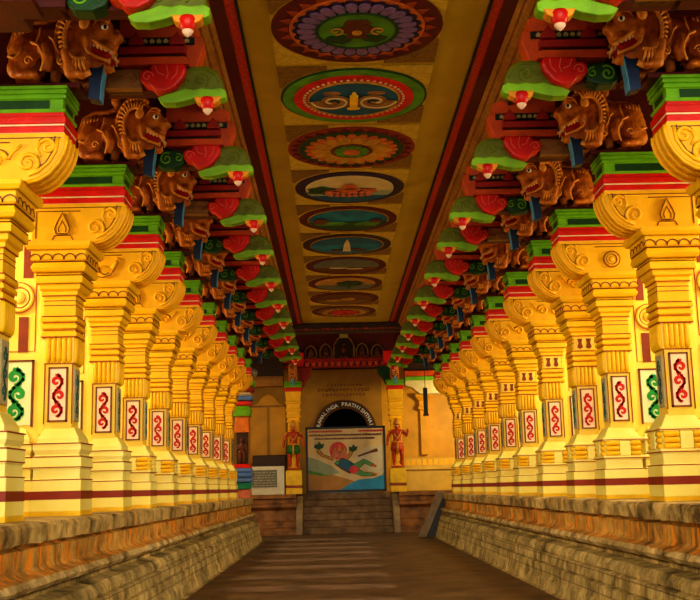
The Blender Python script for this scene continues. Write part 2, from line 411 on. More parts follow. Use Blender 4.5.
for i in range(10):
    cy = 11.55+2.2156*i-.08
    t = empty('ceiling_medallion', (-.07, cy, ZC), ML[i], 'ceiling painting', 'painted medallions along the ceiling')
    def part(nm, m, fn):
        g = G(); fn(g); return g.build(nm, m, t)
    part('square_panel', 'ceil_cell', lambda g: g.box(-1.0, 1.0, -1.06, 1.06, -.012, .0))
    def corner(g, sx, sy):
        pts = [(sx*1.0, sy*1.06), (sx*.36, sy*1.06)]
        for q in range(8):
            a = math.atan2(.98, .36)+(math.atan2(.36, 1.0)-math.atan2(.98, .36))*q/7; pts.append((sx*1.03*math.cos(a), sy*1.03*math.sin(a)))
        pts.append((sx*1.0, sy*.4)); flat(g, pts, -.02)
    for q, (sx, sy) in enumerate(((-1,-1),(1,1),(1,-1),(-1,1))):
        part('corner_ornament', 'ceil_brown' if q < 2 else 'ceil_cell', lambda g: corner(g, sx, sy))
    Z1, Z2, Z3, Z4, Z5 = -.03, -.04, -.05, -.06, -.07
    R = 1.0 if i < 3 else .97
    if i == 0:
        part('rim', 'border_maroon', lambda g: ring(g, 0,0,.62,1.0,Z1))
        part('rim_triangles', 'line_red', lambda g: petals(g, 24, .80, .92, Z2, .6, .1))
        part('gold_ring', 'pic_orange', lambda g: ring(g,0,0,.72,.79,Z3))
        part('dark_petals', 'purple_dark', lambda g: (ring(g,0,0,.45,.66,Z2), lobes(g, 26, .5, .76, Z4, 1.0)))
        part('purple_petals', 'purple', lambda g: lobes(g, 26, .47, .70, Z5, .95))
        part('centre', 'pic_green', lambda g: ring(g,0,0,0,.46,Z5))
        part('leaf_patch', 'pic_darkgreen', lambda g: (ring(g,0,0,.45,.49,-.078), blob(g,-.2,.22,.16,.12,-.076,14,.3,3), blob(g,.2,.2,.17,.1,-.076,14,.3,4)))
        part('pot', 'pic_brown', lambda g: (blob(g,0,-.06,.2,.15,-.08), flat(g, [(-.12,-.3),(.12,-.3),(.16,-.2),(-.16,-.2)], -.08), flat(g, [(-.14,.18),(.14,.18),(.09,.05),(-.09,.05)], -.08)))
        part('pot_scrolls', 'pic_gold', lambda g: [g.ribbon(spiral(sx*.25,-.04,.1,1.2,PI/2,sx), .025, 0, fn=lambda a,b,d: (a,b,-.085-d)) for sx in (-1,1)]+[blob(g,0,.02,.06,.06,-.088)])
    elif i == 1:
        part('rim', 'pic_darkgreen', lambda g: ring(g,0,0,.9,1.0,Z1))
        part('green_ring', 'pic_green', lambda g: ring(g,0,0,.78,.97,Z2))
        part('red_ring', 'lotus_red', lambda g: ring(g,0,0,.58,.82,Z3))
        part('pearl_ring', 'pic_cream', lambda g: [blob(g,.68*math.cos(a*PI/24),.68*math.sin(a*PI/24),.022,.022,Z4,8) for a in range(48)])
        part('gold_ring', 'pic_gold', lambda g: ring(g,0,0,.61,.635,-.068))
        part('centre', 'pic_blue', lambda g: ring(g,0,0,0,.62,Z4))
        def conch(g):
            for sx in (-1, 1):
                sp = spiral(sx*.29, .02, .26, 1.4, 0 if sx > 0 else PI, sx, 30)
                g.ribbon(sp, [.19*(1-.6*q/29) for q in range(30)], 0, fn=lambda a,b,d: (a,b,-.072-d))
                blob(g, sx*.3, -.26, .12, .06, -.074)
        part('conch_swirls', 'carved_brown', conch)
        part('conch_edges', 'pic_cream', lambda g: [g.ribbon(spiral(sx*.29,.02,.29,1.2,0 if sx>0 else PI,sx,30), .028, 0, fn=lambda a,b,d: (a,b,-.082-d)) for sx in (-1,1)])
        part('lamp', 'strip_yellow', lambda g: (g.box(-.055,.055,-.2,.22,-.095,-.07), blob(g,0,.27,.09,.05,-.09), blob(g,0,-.24,.03,.1,-.09)))
    elif i == 2:
        part('rim', 'band_brown', lambda g: ring(g,0,0,.82,1.0,Z1))
        part('rim_zigzag', 'border_maroon', lambda g: petals(g, 26, .85, .96, Z2, .8, .05))
        part('green_ring', 'pic_darkgreen', lambda g: ring(g,0,0,.62,.82,Z2))
        part('outer_petals', 'pic_orange', lambda g: lobes(g, 24, .4, .74, Z3, .95))
        part('middle_petals', 'pic_gold', lambda g: lobes(g, 14, .2, .64, Z4, .96))
        part('brown_ring', 'pic_brown', lambda g: ring(g,0,0,.2,.33,Z5))
        part('inner_petals', 'pic_green', lambda g: lobes(g, 12, .1, .28, -.078, .95))
        part('centre', 'pic_orange', lambda g: ring(g,0,0,0,.13,-.09))
    else:
        rim = {3:'purple_dark',4:'border_maroon',5:'mould_dark',6:'border_maroon',7:'border_maroon',8:'border_maroon',9:'border_maroon'}[i]
        part('rim', rim, lambda g: ring(g,0,0,.78,R,Z1))
        if i in (4,5): part('cream_ring', 'pic_gold', lambda g: ring(g,0,0,.77,.81,Z2))
        sky = {3:'pic_cream',4:'pic_sea',5:'pic_sea',6:'pic_grey',7:'pic_sand',8:'pic_brown',9:'ceil_brown'}[i]
        land = {3:'pic_sky',4:'pic_darkgreen',5:'pic_blue',6:'pic_brown',7:'pic_grey',8:'ceil_brown',9:'pic_brown'}[i]
        part('sky', sky, lambda g: halfdisc(g,.79,-.79,.79,Z2))
        part('land', land, lambda g: halfdisc(g,.79,.12 if i != 5 else -.79,.785 if i != 5 else -.15,Z3))
        if i == 3:
            part('lake', 'pic_blue', lambda g: halfdisc(g,.78,.38,.77,Z4))
            part('tree', 'pic_darkgreen', lambda g: (blob(g,-.5,-.05,.2,.14,Z4,16,.3,2), blob(g,-.62,.12,.14,.1,Z4,16,.3,5), g.box(-.48,-.44,-.05,.25,-.068,-.05)))
            part('lotus_figure', 'pic_orange', lambda g: (blob(g,0,-.2,.13,.16,Z5), blob(g,0,.08,.28,.2,Z5,18,.15,7), blob(g,-.3,.1,.16,.1,Z5), blob(g,.32,.04,.17,.1,Z5)))
            part('lotus_petals', 'pic_pink', lambda g: [blob(g,q*.11,.24-abs(q)*.02,.08,.14,-.082) for q in range(-3,4)])
        elif i == 4:
            part('shore', 'pic_green', lambda g: (blob(g,-.35,.2,.3,.14,Z4,18,.2,2), blob(g,.4,.25,.25,.16,Z4,18,.2,4)))
            part('rock', 'pic_brown', lambda g: (blob(g,-.56,.0,.15,.2,Z5,14,.2,6), blob(g,.55,-.02,.12,.12,Z5,14,.2,3)))
        elif i == 5:
            part('tower', 'pic_cream', lambda g: flat(g, [(-.09,.48),(.09,.48),(.07,-.05),(.05,-.35),(0,-.62),(-.05,-.35),(-.07,-.05)], Z4))
            part('rocks', 'pic_brown', lambda g: (blob(g,-.2,.42,.14,.12,-.055,12,.2,2), blob(g,.22,.36,.2,.1,-.055,12,.2,3)))
        elif i == 6:
            part('boats', 'pic_cream', lambda g: (blob(g,-.2,.1,.2,.06,Z4,12,.2,2), blob(g,.2,.2,.22,.06,Z4,12,.2,4)))
        elif i == 7:
            part('tree', 'pic_darkgreen', lambda g: (blob(g,.1,-.1,.34,.34,Z4,22,.2,2), g.box(.06,.14,.1,.5,-.065,-.05)))
        elif i == 8:
            part('mounds', 'pic_gold', lambda g: (blob(g,-.3,.1,.2,.14,Z4,14,.2,2), blob(g,.1,-.05,.2,.2,Z4,14,.2,4)))
        else:
            part('cream_petals', 'pic_gold', lambda g: petals(g, 20, .5, .7, Z4, .8, .6))
            part('red_centre', 'lotus_red', lambda g: ring(g,0,0,.1,.4,Z5))

# ------------------------------------------------------------------ pillars
def arc_pts(x, z, r, a0, a1, n=9): return [(x+r*math.cos(a0+(a1-a0)*i/(n-1)), z+r*math.sin(a0+(a1-a0)*i/(n-1))) for i in range(n)]
BODY_PARTS = {}
def make_pillar(s, decor, rolls, motif, name='yellow_pillar'):
    """s=1 for the left row (local +x looks into the aisle), -1 for the right row"""
    t = bpy.data.objects.new(name, None); col.objects.link(t)
    def g(): return G(PX, 0, PZ, s)
    # pedestal
    prof = [(1.5,.12),(1.93,.12),(1.95,.09),(2.07,.09),(2.10,.12),(2.13,.12),(2.14,.075),(2.34,.075),(2.35,.115),(2.39,.115),(2.41,.08),(2.56,-.01)] if rolls else \
           [(1.5,.12),(1.93,.12),(1.95,.10),(2.06,.10),(2.08,.12),(2.20,.12),(2.24,.08),(2.30,.11),(2.37,.11),(2.39,.07),(2.44,.07),(2.58,-.01)]
    ped = g().sweep(-4.04, -3.67, .14, .52, prof)
    ped.build('pedestal', 'pale_paint', t, bevel=.008)
    sp = [(z, o-.05) for z, o in prof]
    g().sweep(-5.3, -4.24, .16, .58, sp).build('side_pedestal', 'pale_paint', t, bevel=.008)
    g().sweep(-4.04, -3.67, .14, .52, [(1.70,.124),(1.80,.124)]).build('brown_band', 'band_brown', t); g().sweep(-5.3, -4.24, .16, .58, [(1.70,.074),(1.80,.074)]).build('brown_band', 'band_brown', t)
    g().sweep(-4.04, -3.67, .14, .52, [(1.503,.123),(1.56,.123)]).build('yellow_foot_line', 'strip_yellow', t); g().sweep(-5.3, -4.24, .16, .58, [(1.503,.073),(1.56,.073)]).build('yellow_foot_line', 'strip_yellow', t)
    ln = g()
    for z in ([1.93, 2.09, 2.36] if rolls else [1.93, 2.08, 2.21, 2.37]):
        ln.sweep(-4.04, -3.67, .14, .52, [(z, .123), (z+.012, .123)]); ln.sweep(-5.3, -4.24, .16, .58, [(z, .073), (z+.012, .073)])
    ln.build('pedestal_lines', 'line_red', t)
    if rolls:
        for x0, x1 in ((-4.11,-3.97), (-3.79,-3.60)):
            r = g()
            for z in (2.165, 2.24, 2.315): r.tube([(x0,.05,z),(x0+.015,.04,z),(x1-.015,.04,z),(x1,.05,z)], [.025,.037,.037,.025], 10)
            r.build('triple_roll', 'yellow_paint', t, smooth=True)
        for x0, x1 in ((-5.3,-4.9), (-4.6,-4.3)):
            r = g()
            for z in (2.165, 2.24, 2.315): r.tube([(x0,.13,z),(x1,.13,z)], .035, 8)
            r.build('triple_roll', 'yellow_paint', t, smooth=True)
        for y0, y1 in ((.10,.22), (.44,.56)):
            r = g()
            for z in (2.165, 2.24, 2.315): r.tube([(-3.585,y0,z),(-3.585,y1,z)], .036, 10)
            r.build('triple_roll', 'yellow_paint', t, smooth=True)
        g().box(-3.96,-3.80,.02,.1,2.135,2.345).build('dado_block', 'pale_paint', t, bevel=.006)
        g().box(-3.65,-3.545,.24,.42,2.135,2.345).build('dado_block', 'pale_paint', t, bevel=.006)
    # shaft
    g().sweep(-4.05, -3.71, .14, .50, [(2.5,0),(3.36,0),(3.37,.012),(4.30,.012)]).build('shaft', 'cream_paint', t, bevel=.006)
    g().box(-4.15, -4.04, .2, .55, 2.5, 4.9).build('shaft_backing', 'cream_paint', t, bevel=.006)
    fl = g()
    for i in range(5):
        x = -4.012+i*.066; fl.tube([(x,.145,3.37),(x,.128,3.40),(x,.12,3.45),(x,.12,3.66),(x,.138,3.71)], [.014,.032,.034,.034,.024], 8)
    for i in range(5):
        y = .18+i*.072; fl.tube([(-3.715,y,3.37),(-3.695,y,3.40),(-3.69,y,3.45),(-3.69,y,3.66),(-3.705,y,3.71)], [.018,.04,.042,.042,.03], 8)
    fl.build('flutes', 'yellow_paint', t, smooth=True)
    mo = g().sweep(-4.05, -3.71, .14, .50, [(3.70,0),(3.71,.05),(3.76,.05),(3.775,.025),(3.80,.025),(3.81,.055),(3.855,.055),(3.87,.03),(3.89,.03),(3.90,.06),(3.95,.06),(3.965,.03),(4.22,.03),(4.235,.055),(4.28,.055),(4.29,.0)])
    mo.build('collar', 'yellow_paint', t, bevel=.007)
    ln = g()
    for z, o in ((3.70,.053),(3.785,.032),(3.88,.036),(3.96,.052),(4.10,.033),(4.16,.033),(4.225,.052)): ln.sweep(-4.05,-3.71,.14,.50,[(z,o),(z+.011,o)])
    ln.sweep(-4.05,-3.71,.14,.50,[(3.365,.016),(3.378,.016)])
    for x in (-4.052,-3.708): ln.box(x-.006,x+.006,.126,.138,2.62,3.36)
    ln.build('shaft_lines', 'line_red', t)
    if motif:
        b = g().box(-4.05,-3.71,.09,.13,3.985,4.20); b.build('motif_plate', 'cream_paint', t)
        b = g()
        for sx in (-1, 1):
            c = -3.88+sx*.075; b.prism([(c-.045,4.18),(c+.045,4.18),(c+.025,4.11),(c+.05,4.03),(c,4.0),(c-.05,4.03),(c-.025,4.11)], .08, .095)
        b.build('brown_motif', 'recess_brown', t)
    # painted scroll panels
    pn = g().box(-3.985,-3.775,.11,.15,2.66,3.31).build('scroll_panel', 'panel_pink', t)
    fr = g()
    for x0,x1,z0,z1 in ((-4.0,-3.98,2.645,3.325),(-3.78,-3.76,2.645,3.325),(-4.0,-3.76,2.645,2.665),(-4.0,-3.76,3.305,3.325)): fr.box(x0,x1,.102,.14,z0,z1)
    fr.build('panel_frame', 'line_brown', t)
    v = g(); vine(v, -3.975, -3.785, 2.70, 3.23, 3, y=.109); v.build('red_scroll', 'scroll_red', pn)
    ps = g().box(-3.71,-3.69,.20,.44,2.66,3.31).build('side_panel', 'panel_grey', t)
    v = g(); vine(v, .235, .405, 2.70, 3.23, 3, fn=lambda a,b_,d: (-3.69+d, a, b_)); v.build('dark_scroll', 'scroll_teal', ps)
    # moulded courses under the capital
    mp = [(4.27,.03),(4.31,.085),(4.37,.085),(4.385,.125),(4.47,.125),(4.485,.10),(4.51,.10),(4.525,.155),(4.58,.18),(4.63,.155),(4.65,.155),(4.66,.175),(4.79,.175),(4.80,.215),(4.845,.24),(4.90,.24)]
    g().sweep(-4.05, -3.71, .16, .52, mp).build('moulding', 'yellow_paint', t, bevel=.008)
    ln = g()
    for z, o in ((4.375,.105),(4.475,.113),(4.515,.125),(4.64,.16),(4.795,.20)): ln.sweep(-4.05,-3.71,.16,.52,[(z,o),(z+.012,o+.012)])
    ln.build('moulding_lines', 'line_brown', t)
    pe = g(); po = g()
    for i in range(5):
        x = -4.17+i*.145; a = arc_pts(x, 4.67, .068, PI, 0); pe.prism([(x_, z_+.0) for x_, z_ in a], -.030, .0)
        po.ribbon(arc_pts(x, 4.67, .072, PI, 0), .014, -.030)
    for i in range(4):
        y = .10+i*.145; a = arc_pts(y, 4.67, .068, 0, PI); pe.prism_x(a, -3.54, -3.523)
        po.ribbon(arc_pts(y, 4.67, .072, 0, PI), .014, 0, fn=lambda a_,b_,d: (-3.523+d, a_, b_))
    pe.build('petal_row', 'golden_paint', t); po.build('petal_lines', 'line_brown', t)
    # capital
    poly = [(-4.24,5.40),(-3.06,5.40),(-3.055,5.33),(-3.075,5.22),(-3.13,5.10),(-3.22,4.99),(-3.33,4.92),(-3.44,4.89),(-4.24,4.89)]
    cp = g().prism(poly, .0, .48).build('capital', 'golden_paint', t, bevel=.012)
    e1 = g()
    for dy in (.03, .17, .31, .45):
        e1.tube([(-3.05,dy,5.37),(-3.05,dy,5.30),(-3.075,dy,5.2),(-3.13,dy,5.09),(-3.22,dy,4.98),(-3.33,dy,4.91),(-3.44,dy,4.885)], .022, 6)
    e1.build('capital_ribs', 'golden_paint', cp, smooth=True)
    sc = g()
    sc.tube([(x,-.004,z) for x,z in [(-3.13,5.34),(-3.15,5.2),(-3.22,5.08),(-3.32,4.99),(-3.42,4.95)]], .02, 6)
    sc.tube([(x,-.005,z) for x,z in spiral(-3.43,5.08,.115,1.4,-.6,1)], .022, 6)
    sc.tube([(x,-.005,z) for x,z in spiral(-3.23,5.25,.085,1.3,2.6,-1)], .02, 6)
    sc.tube([(x,-.004,z) for x,z in [(-3.31,5.30),(-3.34,5.22),(-3.30,5.14)]], .018, 6)
    sc.build('capital_scrolls', 'golden_paint', cp, smooth=True)
    sl = g()
    sl.ribbon(spiral(-3.43,5.08,.14,1.2,-.8,1), .011, -.004); sl.ribbon(spiral(-3.23,5.25,.108,1.15,2.6,-1), .011, -.004)
    sl.ribbon([(-3.16,5.36),(-3.18,5.2),(-3.25,5.08),(-3.34,5.02)], .011, -.004)
    sl.ribbon([(-4.18,4.95),(-4.18,5.30),(-3.62,5.30)], .012, -.002)
    sl.ribbon([(-4.22,5.345),(-3.10,5.345)], .01, -.002)
    if decor == 'niche':
        c = -3.84
        sl.ribbon([(c-.13,4.93),(c-.10,4.985),(c+.10,4.985),(c+.13,4.93)], .012, -.002)
        og = [(c-.075,5.0),(c-.095,5.07),(c-.06,5.16),(c,5.28),(c+.06,5.16),(c+.095,5.07),(c+.075,5.0)]
        nb = g().prism(og, -.03, .01); nb.build('niche_relief', 'golden_paint', cp, bevel=.012)
        sl.ribbon(og+[og[0]], .012, -.03); sl.ribbon([(c-.04,5.02),(c-.05,5.07),(c,5.17),(c+.05,5.07),(c+.04,5.02)], .011, -.03)
    elif decor == 'roundel':
        c = (-3.86, 5.10)
        g().lathe((c[0], 0, c[1]), [(.115,.01),(.115,-.015),(.09,-.03),(.075,-.02),(.05,-.02),(.03,-.035)], 24, 'Y').build('roundel_relief', 'golden_paint', cp, smooth=True)
        for r in (.125,.08,.035): sl.ribbon(arc_pts(c[0], c[1], r, 0, 2*PI, 25), .012, -.024)
    elif decor == 'bird':
        bd = g(); bd.ell((-3.86,-.0,5.05),(.15,.035,.09), rot=.35); bd.tube([(-3.76,-.01,5.08),(-3.70,-.012,5.16),(-3.69,-.012,5.22)], [.045,.03,.028], 8)
        bd.ell((-3.68,-.012,5.235),(.04,.03,.032)); bd.tube([(-3.66,-.012,5.235),(-3.60,-.01,5.22)], [.018,.004], 6)
        bd.tube([(-3.96,-.0,5.05),(-4.06,0,5.16),(-4.12,0,5.12)], [.05,.03,.012], 8)
        bd.build('bird_relief', 'golden_paint', cp, smooth=True)
        sl.ribbon([(-4.0,4.98),(-3.9,4.955),(-3.78,4.99),(-3.72,5.08),(-3.66,5.19)], .011, -.03); sl.ribbon(arc_pts(-3.87,5.08,.08,2.6,5.6), .011, -.036)
    else:
        cu = g(); cu.tube([(x,-.004,z) for x,z in spiral(-3.74,5.12,.10,1.3,0,1)], .022, 6); cu.tube([(x,-.004,z) for x,z in spiral(-4.0,5.10,.11,1.3,PI,-1)], .022, 6)
        cu.tube([(-3.63,-.003,5.12),(-3.58,-.003,5.2),(-3.5,-.003,5.27)], .018, 6)
        cu.build('curl_relief', 'golden_paint', cp, smooth=True)
        sl.ribbon(spiral(-3.74,5.12,.13,1.1,0,1), .011, -.004); sl.ribbon(spiral(-4.0,5.10,.14,1.1,PI,-1), .011, -.004)
    sl.build('capital_lines', 'line_brown', cp)
    # abacus
    ax0, ax1, ay0, ay1 = -4.75, -3.11, .04, .46
    ab = g().sweep(ax0, ax1, ay0, ay1, [(5.38,-.02),(5.40,.04),(5.47,.04),(5.475,.03),(5.49,.03),(5.50,.055),(5.57,.055),(5.575,.03),(5.63,.03)]).build('red_abacus', 'abacus_red', t, bevel=.006)
    w = g().sweep(ax0, ax1, ay0, ay1, [(5.474,.042),(5.492,.042)]); w.sweep(ax0, ax1, ay0, ay1, [(5.39,.025),(5.402,.042)]); w.build('white_line', 'abacus_white', ab)
    gr = g().sweep(ax0, ax1, ay0, ay1, [(5.62,.035),(5.65,.05),(5.66,.02),(5.76,.02),(5.77,.05),(5.80,.05),(5.805,.03),(5.815,.03),(5.82,.06),(5.855,.06),(5.86,.04),(5.865,.04),(5.87,.065),(5.90,.065),(5.905,.05)])
    gr = gr.build('green_abacus', 'abacus_green', t, bevel=.005)
    dk = g().box(ax0-.0, ax1-.12, ay0-.026, ay0, 5.665, 5.755); dk.box(ax1, ax1+.026, ay0+.08, ay1-.06, 5.665, 5.755); dk.build('dark_inset', 'abacus_dark', gr)
    # flat backing slab on the outer side
    sb = g().box(-5.3, -4.1, .26, .66, 1.5, 5.62).build('backing_slab', 'cream_paint', t, bevel=.008)
    g().box(-4.43,-4.31,.245,.27,3.54,3.99).build('brown_recess', 'recess_brown', sb); g().box(-4.39,-4.27,.245,.27,4.50,5.0).build('brown_recess', 'recess_brown', sb)
    rd = g().lathe((-4.43,.26,4.24), [(.19,.0),(.19,-.03),(.16,-.045),(.14,-.02),(.08,-.02),(.06,-.045),(.02,-.05)], 26, 'Y').build('roundel', 'cream_paint', sb, smooth=True)
    ro = g()
    for r in (.195,.13,.07): ro.ribbon(arc_pts(-4.43,4.24,r,0,2*PI,25), .012, .235)
    ro.ribbon([(-4.60,3.45),(-4.60,3.55),(-4.22,3.55),(-4.22,4.9)], .012, .258)
    ro.build('slab_lines', 'line_red', sb)
    gp = g().box(-4.62,-4.24,.24,.27,2.62,3.42).build('green_panel', 'panel_green', sb)
    v = g(); vine(v, -4.57, -4.29, 2.68, 3.33, 3, y=.239); v.build('green_scroll', 'scroll_green', gp)
    f2 = g()
    for x0,x1,z0,z1 in ((-4.64,-4.615,2.6,3.44),(-4.245,-4.22,2.6,3.44),(-4.64,-4.22,3.415,3.44)): f2.box(x0,x1,.232,.26,z0,z1)
    f2.build('panel_frame', 'line_brown', sb)
    return t
DEC = {'niche': 'pointed-niche capital', 'roundel': 'roundel capital', 'bird': 'bird-carved capital', 'curl': 'scroll-carved capital'}
proto = {}
for side, s, cnt in (('left', 1, 10), ('right', -1, 11)):
    dec = ['curl','niche','bird','niche'] if side == 'left' else ['curl','niche','roundel','curl']
    for n in range(cnt):
        d = dec[n] if n < 4 else 'curl'; rolls = (side == 'right') or n >= 3; motif = side == 'right' and n >= 3
        where = 'nearest the viewer in the %s row' % side if n == 0 else '%s from the front in the %s row' % (ORD[n], side)
        lab = 'yellow pillar with %s, %s' % (DEC[d], where)
        ox_, oy_ = dxy(side, n); loc = (s*PX+ox_, yf(n)+oy_, PZ); key = (s, d, rolls, motif)
        if key not in proto:
            o = proto[key] = make_pillar(s, d, rolls, motif); o.location = loc; o['label'] = lab; o['group'] = 'yellow pillars of the %s row' % side
        else: o = dup(proto[key], loc, lab, 'yellow pillars of the %s row' % side)
        o['category'] = 'pillar'; o['kind'] = 'thing'

# ------------------------------------------------------------------ corbels above the pillars
def make_corbel(s, kind):
    t = bpy.data.objects.new('corbel_beam', None); col.objects.link(t)
    class GC(G):
        def mesh(q, name, smooth=False):
            if name not in ('lion_shelf', 'beam_block'): q.v = [(x, y, min(z+.11, 6.96)) for x, y, z in q.v]
            return G.mesh(q, name, smooth)
    g = lambda: GC(PX, 0, 5.905, s)
    g().box(-5.4,-3.1,.42,.70,5.91,6.955).box(-3.1,-2.74,.42,.70,6.02,6.955).box(-2.75,-2.0,.48,.70,6.45,6.955).build('beam_block', 'maroon', t, bevel=.01)
    g().box(-4.6,-2.93,.06,.43,5.906,5.965).build('lion_shelf', 'maroon', t, bevel=.008)
    g().box(-2.8,-2.05,.50,.70,5.91,6.2).build('core_block', 'maroon', t)
    up = g().prism_x([(.34,6.28),(.34,6.36),(.40,6.385),(.70,6.385),(.70,6.28)], -2.60, -1.88).build('upper_moulding', 'beam_red', t, bevel=.008)
    g().box(-2.60,-1.92,.40,.70,6.235,6.285).build('groove', 'frieze_dark', t)
    g().prism([(-2.60,6.15),(-1.84,6.15),(-1.88,6.24),(-2.60,6.24)], .33, .70).build('lower_moulding', 'beam_orange', t, bevel=.01)
    g().prism([(-1.95,6.15),(-1.80,6.10),(-1.70,6.40),(-1.72,6.52),(-1.92,6.52)], .46, .70).build('tip_block', 'beam_orange', t, bevel=.01)
    fz = g().box(-2.62,-1.80,.44,.70,6.42,6.50).build('frieze', 'frieze_dark', t)
    b = g()
    for i in range(10):
        x = -2.58+i*.075; b.prism([(x,6.435),(x+.045,6.435),(x+.05,6.465),(x+.022,6.488),(x-.005,6.465)], .428, .45)
    b.build('frieze_pattern', 'frieze_cream', fz)
    for x in (-2.42, -1.98): g().prism([(x-.09,6.39),(x+.09,6.39),(x+.075,6.46),(x+.03,6.50),(x,6.55),(x-.03,6.50),(x-.075,6.46)], .36, .46).build('pointed_ornament', 'beam_red', t, bevel=.015)
    g().prism([(-2.62,6.52),(-1.80,6.52),(-1.78,6.66),(-1.96,6.72),(-1.98,6.85),(-2.62,6.85)], .47, .70).build('fascia', 'beam_orange', t, bevel=.01)
    # red lotus
    lp = [(-2.24,6.15),(-1.90,6.15),(-1.87,6.08),(-1.91,5.98),(-1.99,5.88),(-2.09,5.83),(-2.19,5.85),(-2.25,5.91),(-2.33,5.93),(-2.37,5.99),(-2.36,6.06),(-2.31,6.10),(-2.26,6.08)]
    lo = g().prism(lp, .30, .52).build('red_lotus', 'lotus_red', t, bevel=.035)
    ll = g(); ll.ribbon([(-2.20,6.12),(-2.17,6.04),(-2.10,6.01)], .010, .298); ll.ribbon([(-2.08,6.13),(-2.06,6.03),(-2.08,5.97)], .010, .298); ll.ribbon([(-1.96,6.12),(-1.97,6.03),(-2.02,5.97)], .010, .298)
    ll.ribbon(spiral(-2.28,6.0,.065,1.2,0,1), .010, .298); ll.build('petal_lines', 'lotus_line', lo)
    # green bracket, lime edge, hanging bud
    bp = [(-2.13,5.83),(-2.07,5.92),(-2.01,6.03),(-1.92,6.12),(-1.80,6.165),(-1.66,6.16),(-1.56,6.10),(-1.50,6.0),(-1.475,5.87),(-1.7,5.85)]
    br = g().prism(bp, .41, .62).build('green_bracket', 'leaf_green', t, bevel=.03)
    bl = g(); bl.tube([(x,.408,z) for x,z in spiral(-1.72,6.0,.09,1.5,-1,1)], .012, 5); bl.tube([(x,.408,z) for x,z in [(-2.0,5.95),(-1.92,6.06),(-1.82,6.11),(-1.68,6.115),(-1.57,6.05),(-1.52,5.96)]], .013, 5); bl.tube([(x,.408,z) for x,z in spiral(-1.91,5.97,.06,1.2,0,1)], .01, 5)
    bl.build('bracket_curls', 'leaf_green', br, smooth=True)
    lm = [(-2.19,5.80),(-2.10,5.84),(-1.98,5.865),(-1.90,5.90),(-1.80,5.885),(-1.72,5.90),(-1.62,5.885),(-1.52,5.90),(-1.455,5.87),(-1.46,5.79),(-1.53,5.765),(-1.76,5.80),(-1.86,5.765),(-2.0,5.735),(-2.13,5.74)]
    g().prism(lm, .39, .56).build('lime_edge', 'lime', t, bevel=.015)
    g().prism([(-1.80,5.80),(-1.50,5.80),(-1.54,5.74),(-1.60,5.71),(-1.71,5.71),(-1.77,5.74)], .375, .52).build('orange_cup', 'bud_orange', t, bevel=.015)
    bu = g().lathe((-1.655,.42,0), [(.02,5.64),(.05,5.66),(.075,5.70),(.085,5.76),(.07,5.79)], 14).build('red_bud', 'lotus_red', t, smooth=True)
    g().lathe((-1.655,.42,0), [(.004,5.60),(.03,5.62),(.053,5.65),(.052,5.665)], 14).build('bud_tip', 'bud_white', bu, smooth=True)
    # infill between lion and lotus
    if kind == 'panel':
        cp = g().box(-2.75,-2.36,.40,.6,5.91,6.12).build('carved_panel', 'carved_brown', t, bevel=.008)
        c = g(); c.tube([(x,.398,z) for x,z in spiral(-2.66,6.01,.07,1.2,0,1)], .013, 5); c.tube([(x,.398,z) for x,z in spiral(-2.47,6.01,.07,1.2,PI,-1)], .013, 5)
        for x0,x1,z0,z1 in ((-2.75,-2.36,5.91,5.925),(-2.75,-2.36,6.105,6.12),(-2.75,-2.735,5.91,6.12),(-2.375,-2.36,5.91,6.12)): c.box(x0,x1,.388,.41,z0,z1)
        c.build('carved_scroll', 'carved_brown', cp)
    else:
        lf = g().prism([(-2.74,5.93),(-2.66,5.87),(-2.50,5.86),(-2.38,5.91),(-2.33,6.02),(-2.40,6.10),(-2.56,6.13),(-2.70,6.10)], .40, .62).build('dark_foliage', 'deep_green', t, bevel=.03)
        c = g(); c.tube([(x,.398,z) for x,z in spiral(-2.60,5.99,.09,1.5,1,1)], .013, 5); c.tube([(x,.398,z) for x,z in spiral(-2.44,6.0,.06,1.3,2,-1)], .011, 5); c.build('foliage_curls', 'abacus_green', lf, smooth=True)
    return t
cproto = {}
for side, s, cnt in (('left', 1, 10), ('right', -1, 11)):
    for n in range(-1, cnt):
        kind = 'panel' if ((n % 2 == 0) == (side == 'left')) and n < 4 else 'leaf'
        extra = 'brown carved panel' if kind == 'panel' else 'dark green foliage'
        where = 'cut by the top edge on the %s' % side if n < 0 else 'above the %s yellow pillar on the %s' % (ORD[n], side)
        lab = 'red and green corbel with %s, %s' % (extra, where)
        ox_, oy_ = dxy(side, n); loc = (s*PX+ox_, yf(n)+oy_, 5.905)
        if (s, kind) not in cproto: o = cproto[(s, kind)] = make_corbel(s, kind); o.location = loc; o['label'] = lab
        else: o = dup(cproto[(s, kind)], loc, lab)
        o['category'] = 'corbel'; o['kind'] = 'thing'; o['group'] = 'painted corbels of the %s side' % side

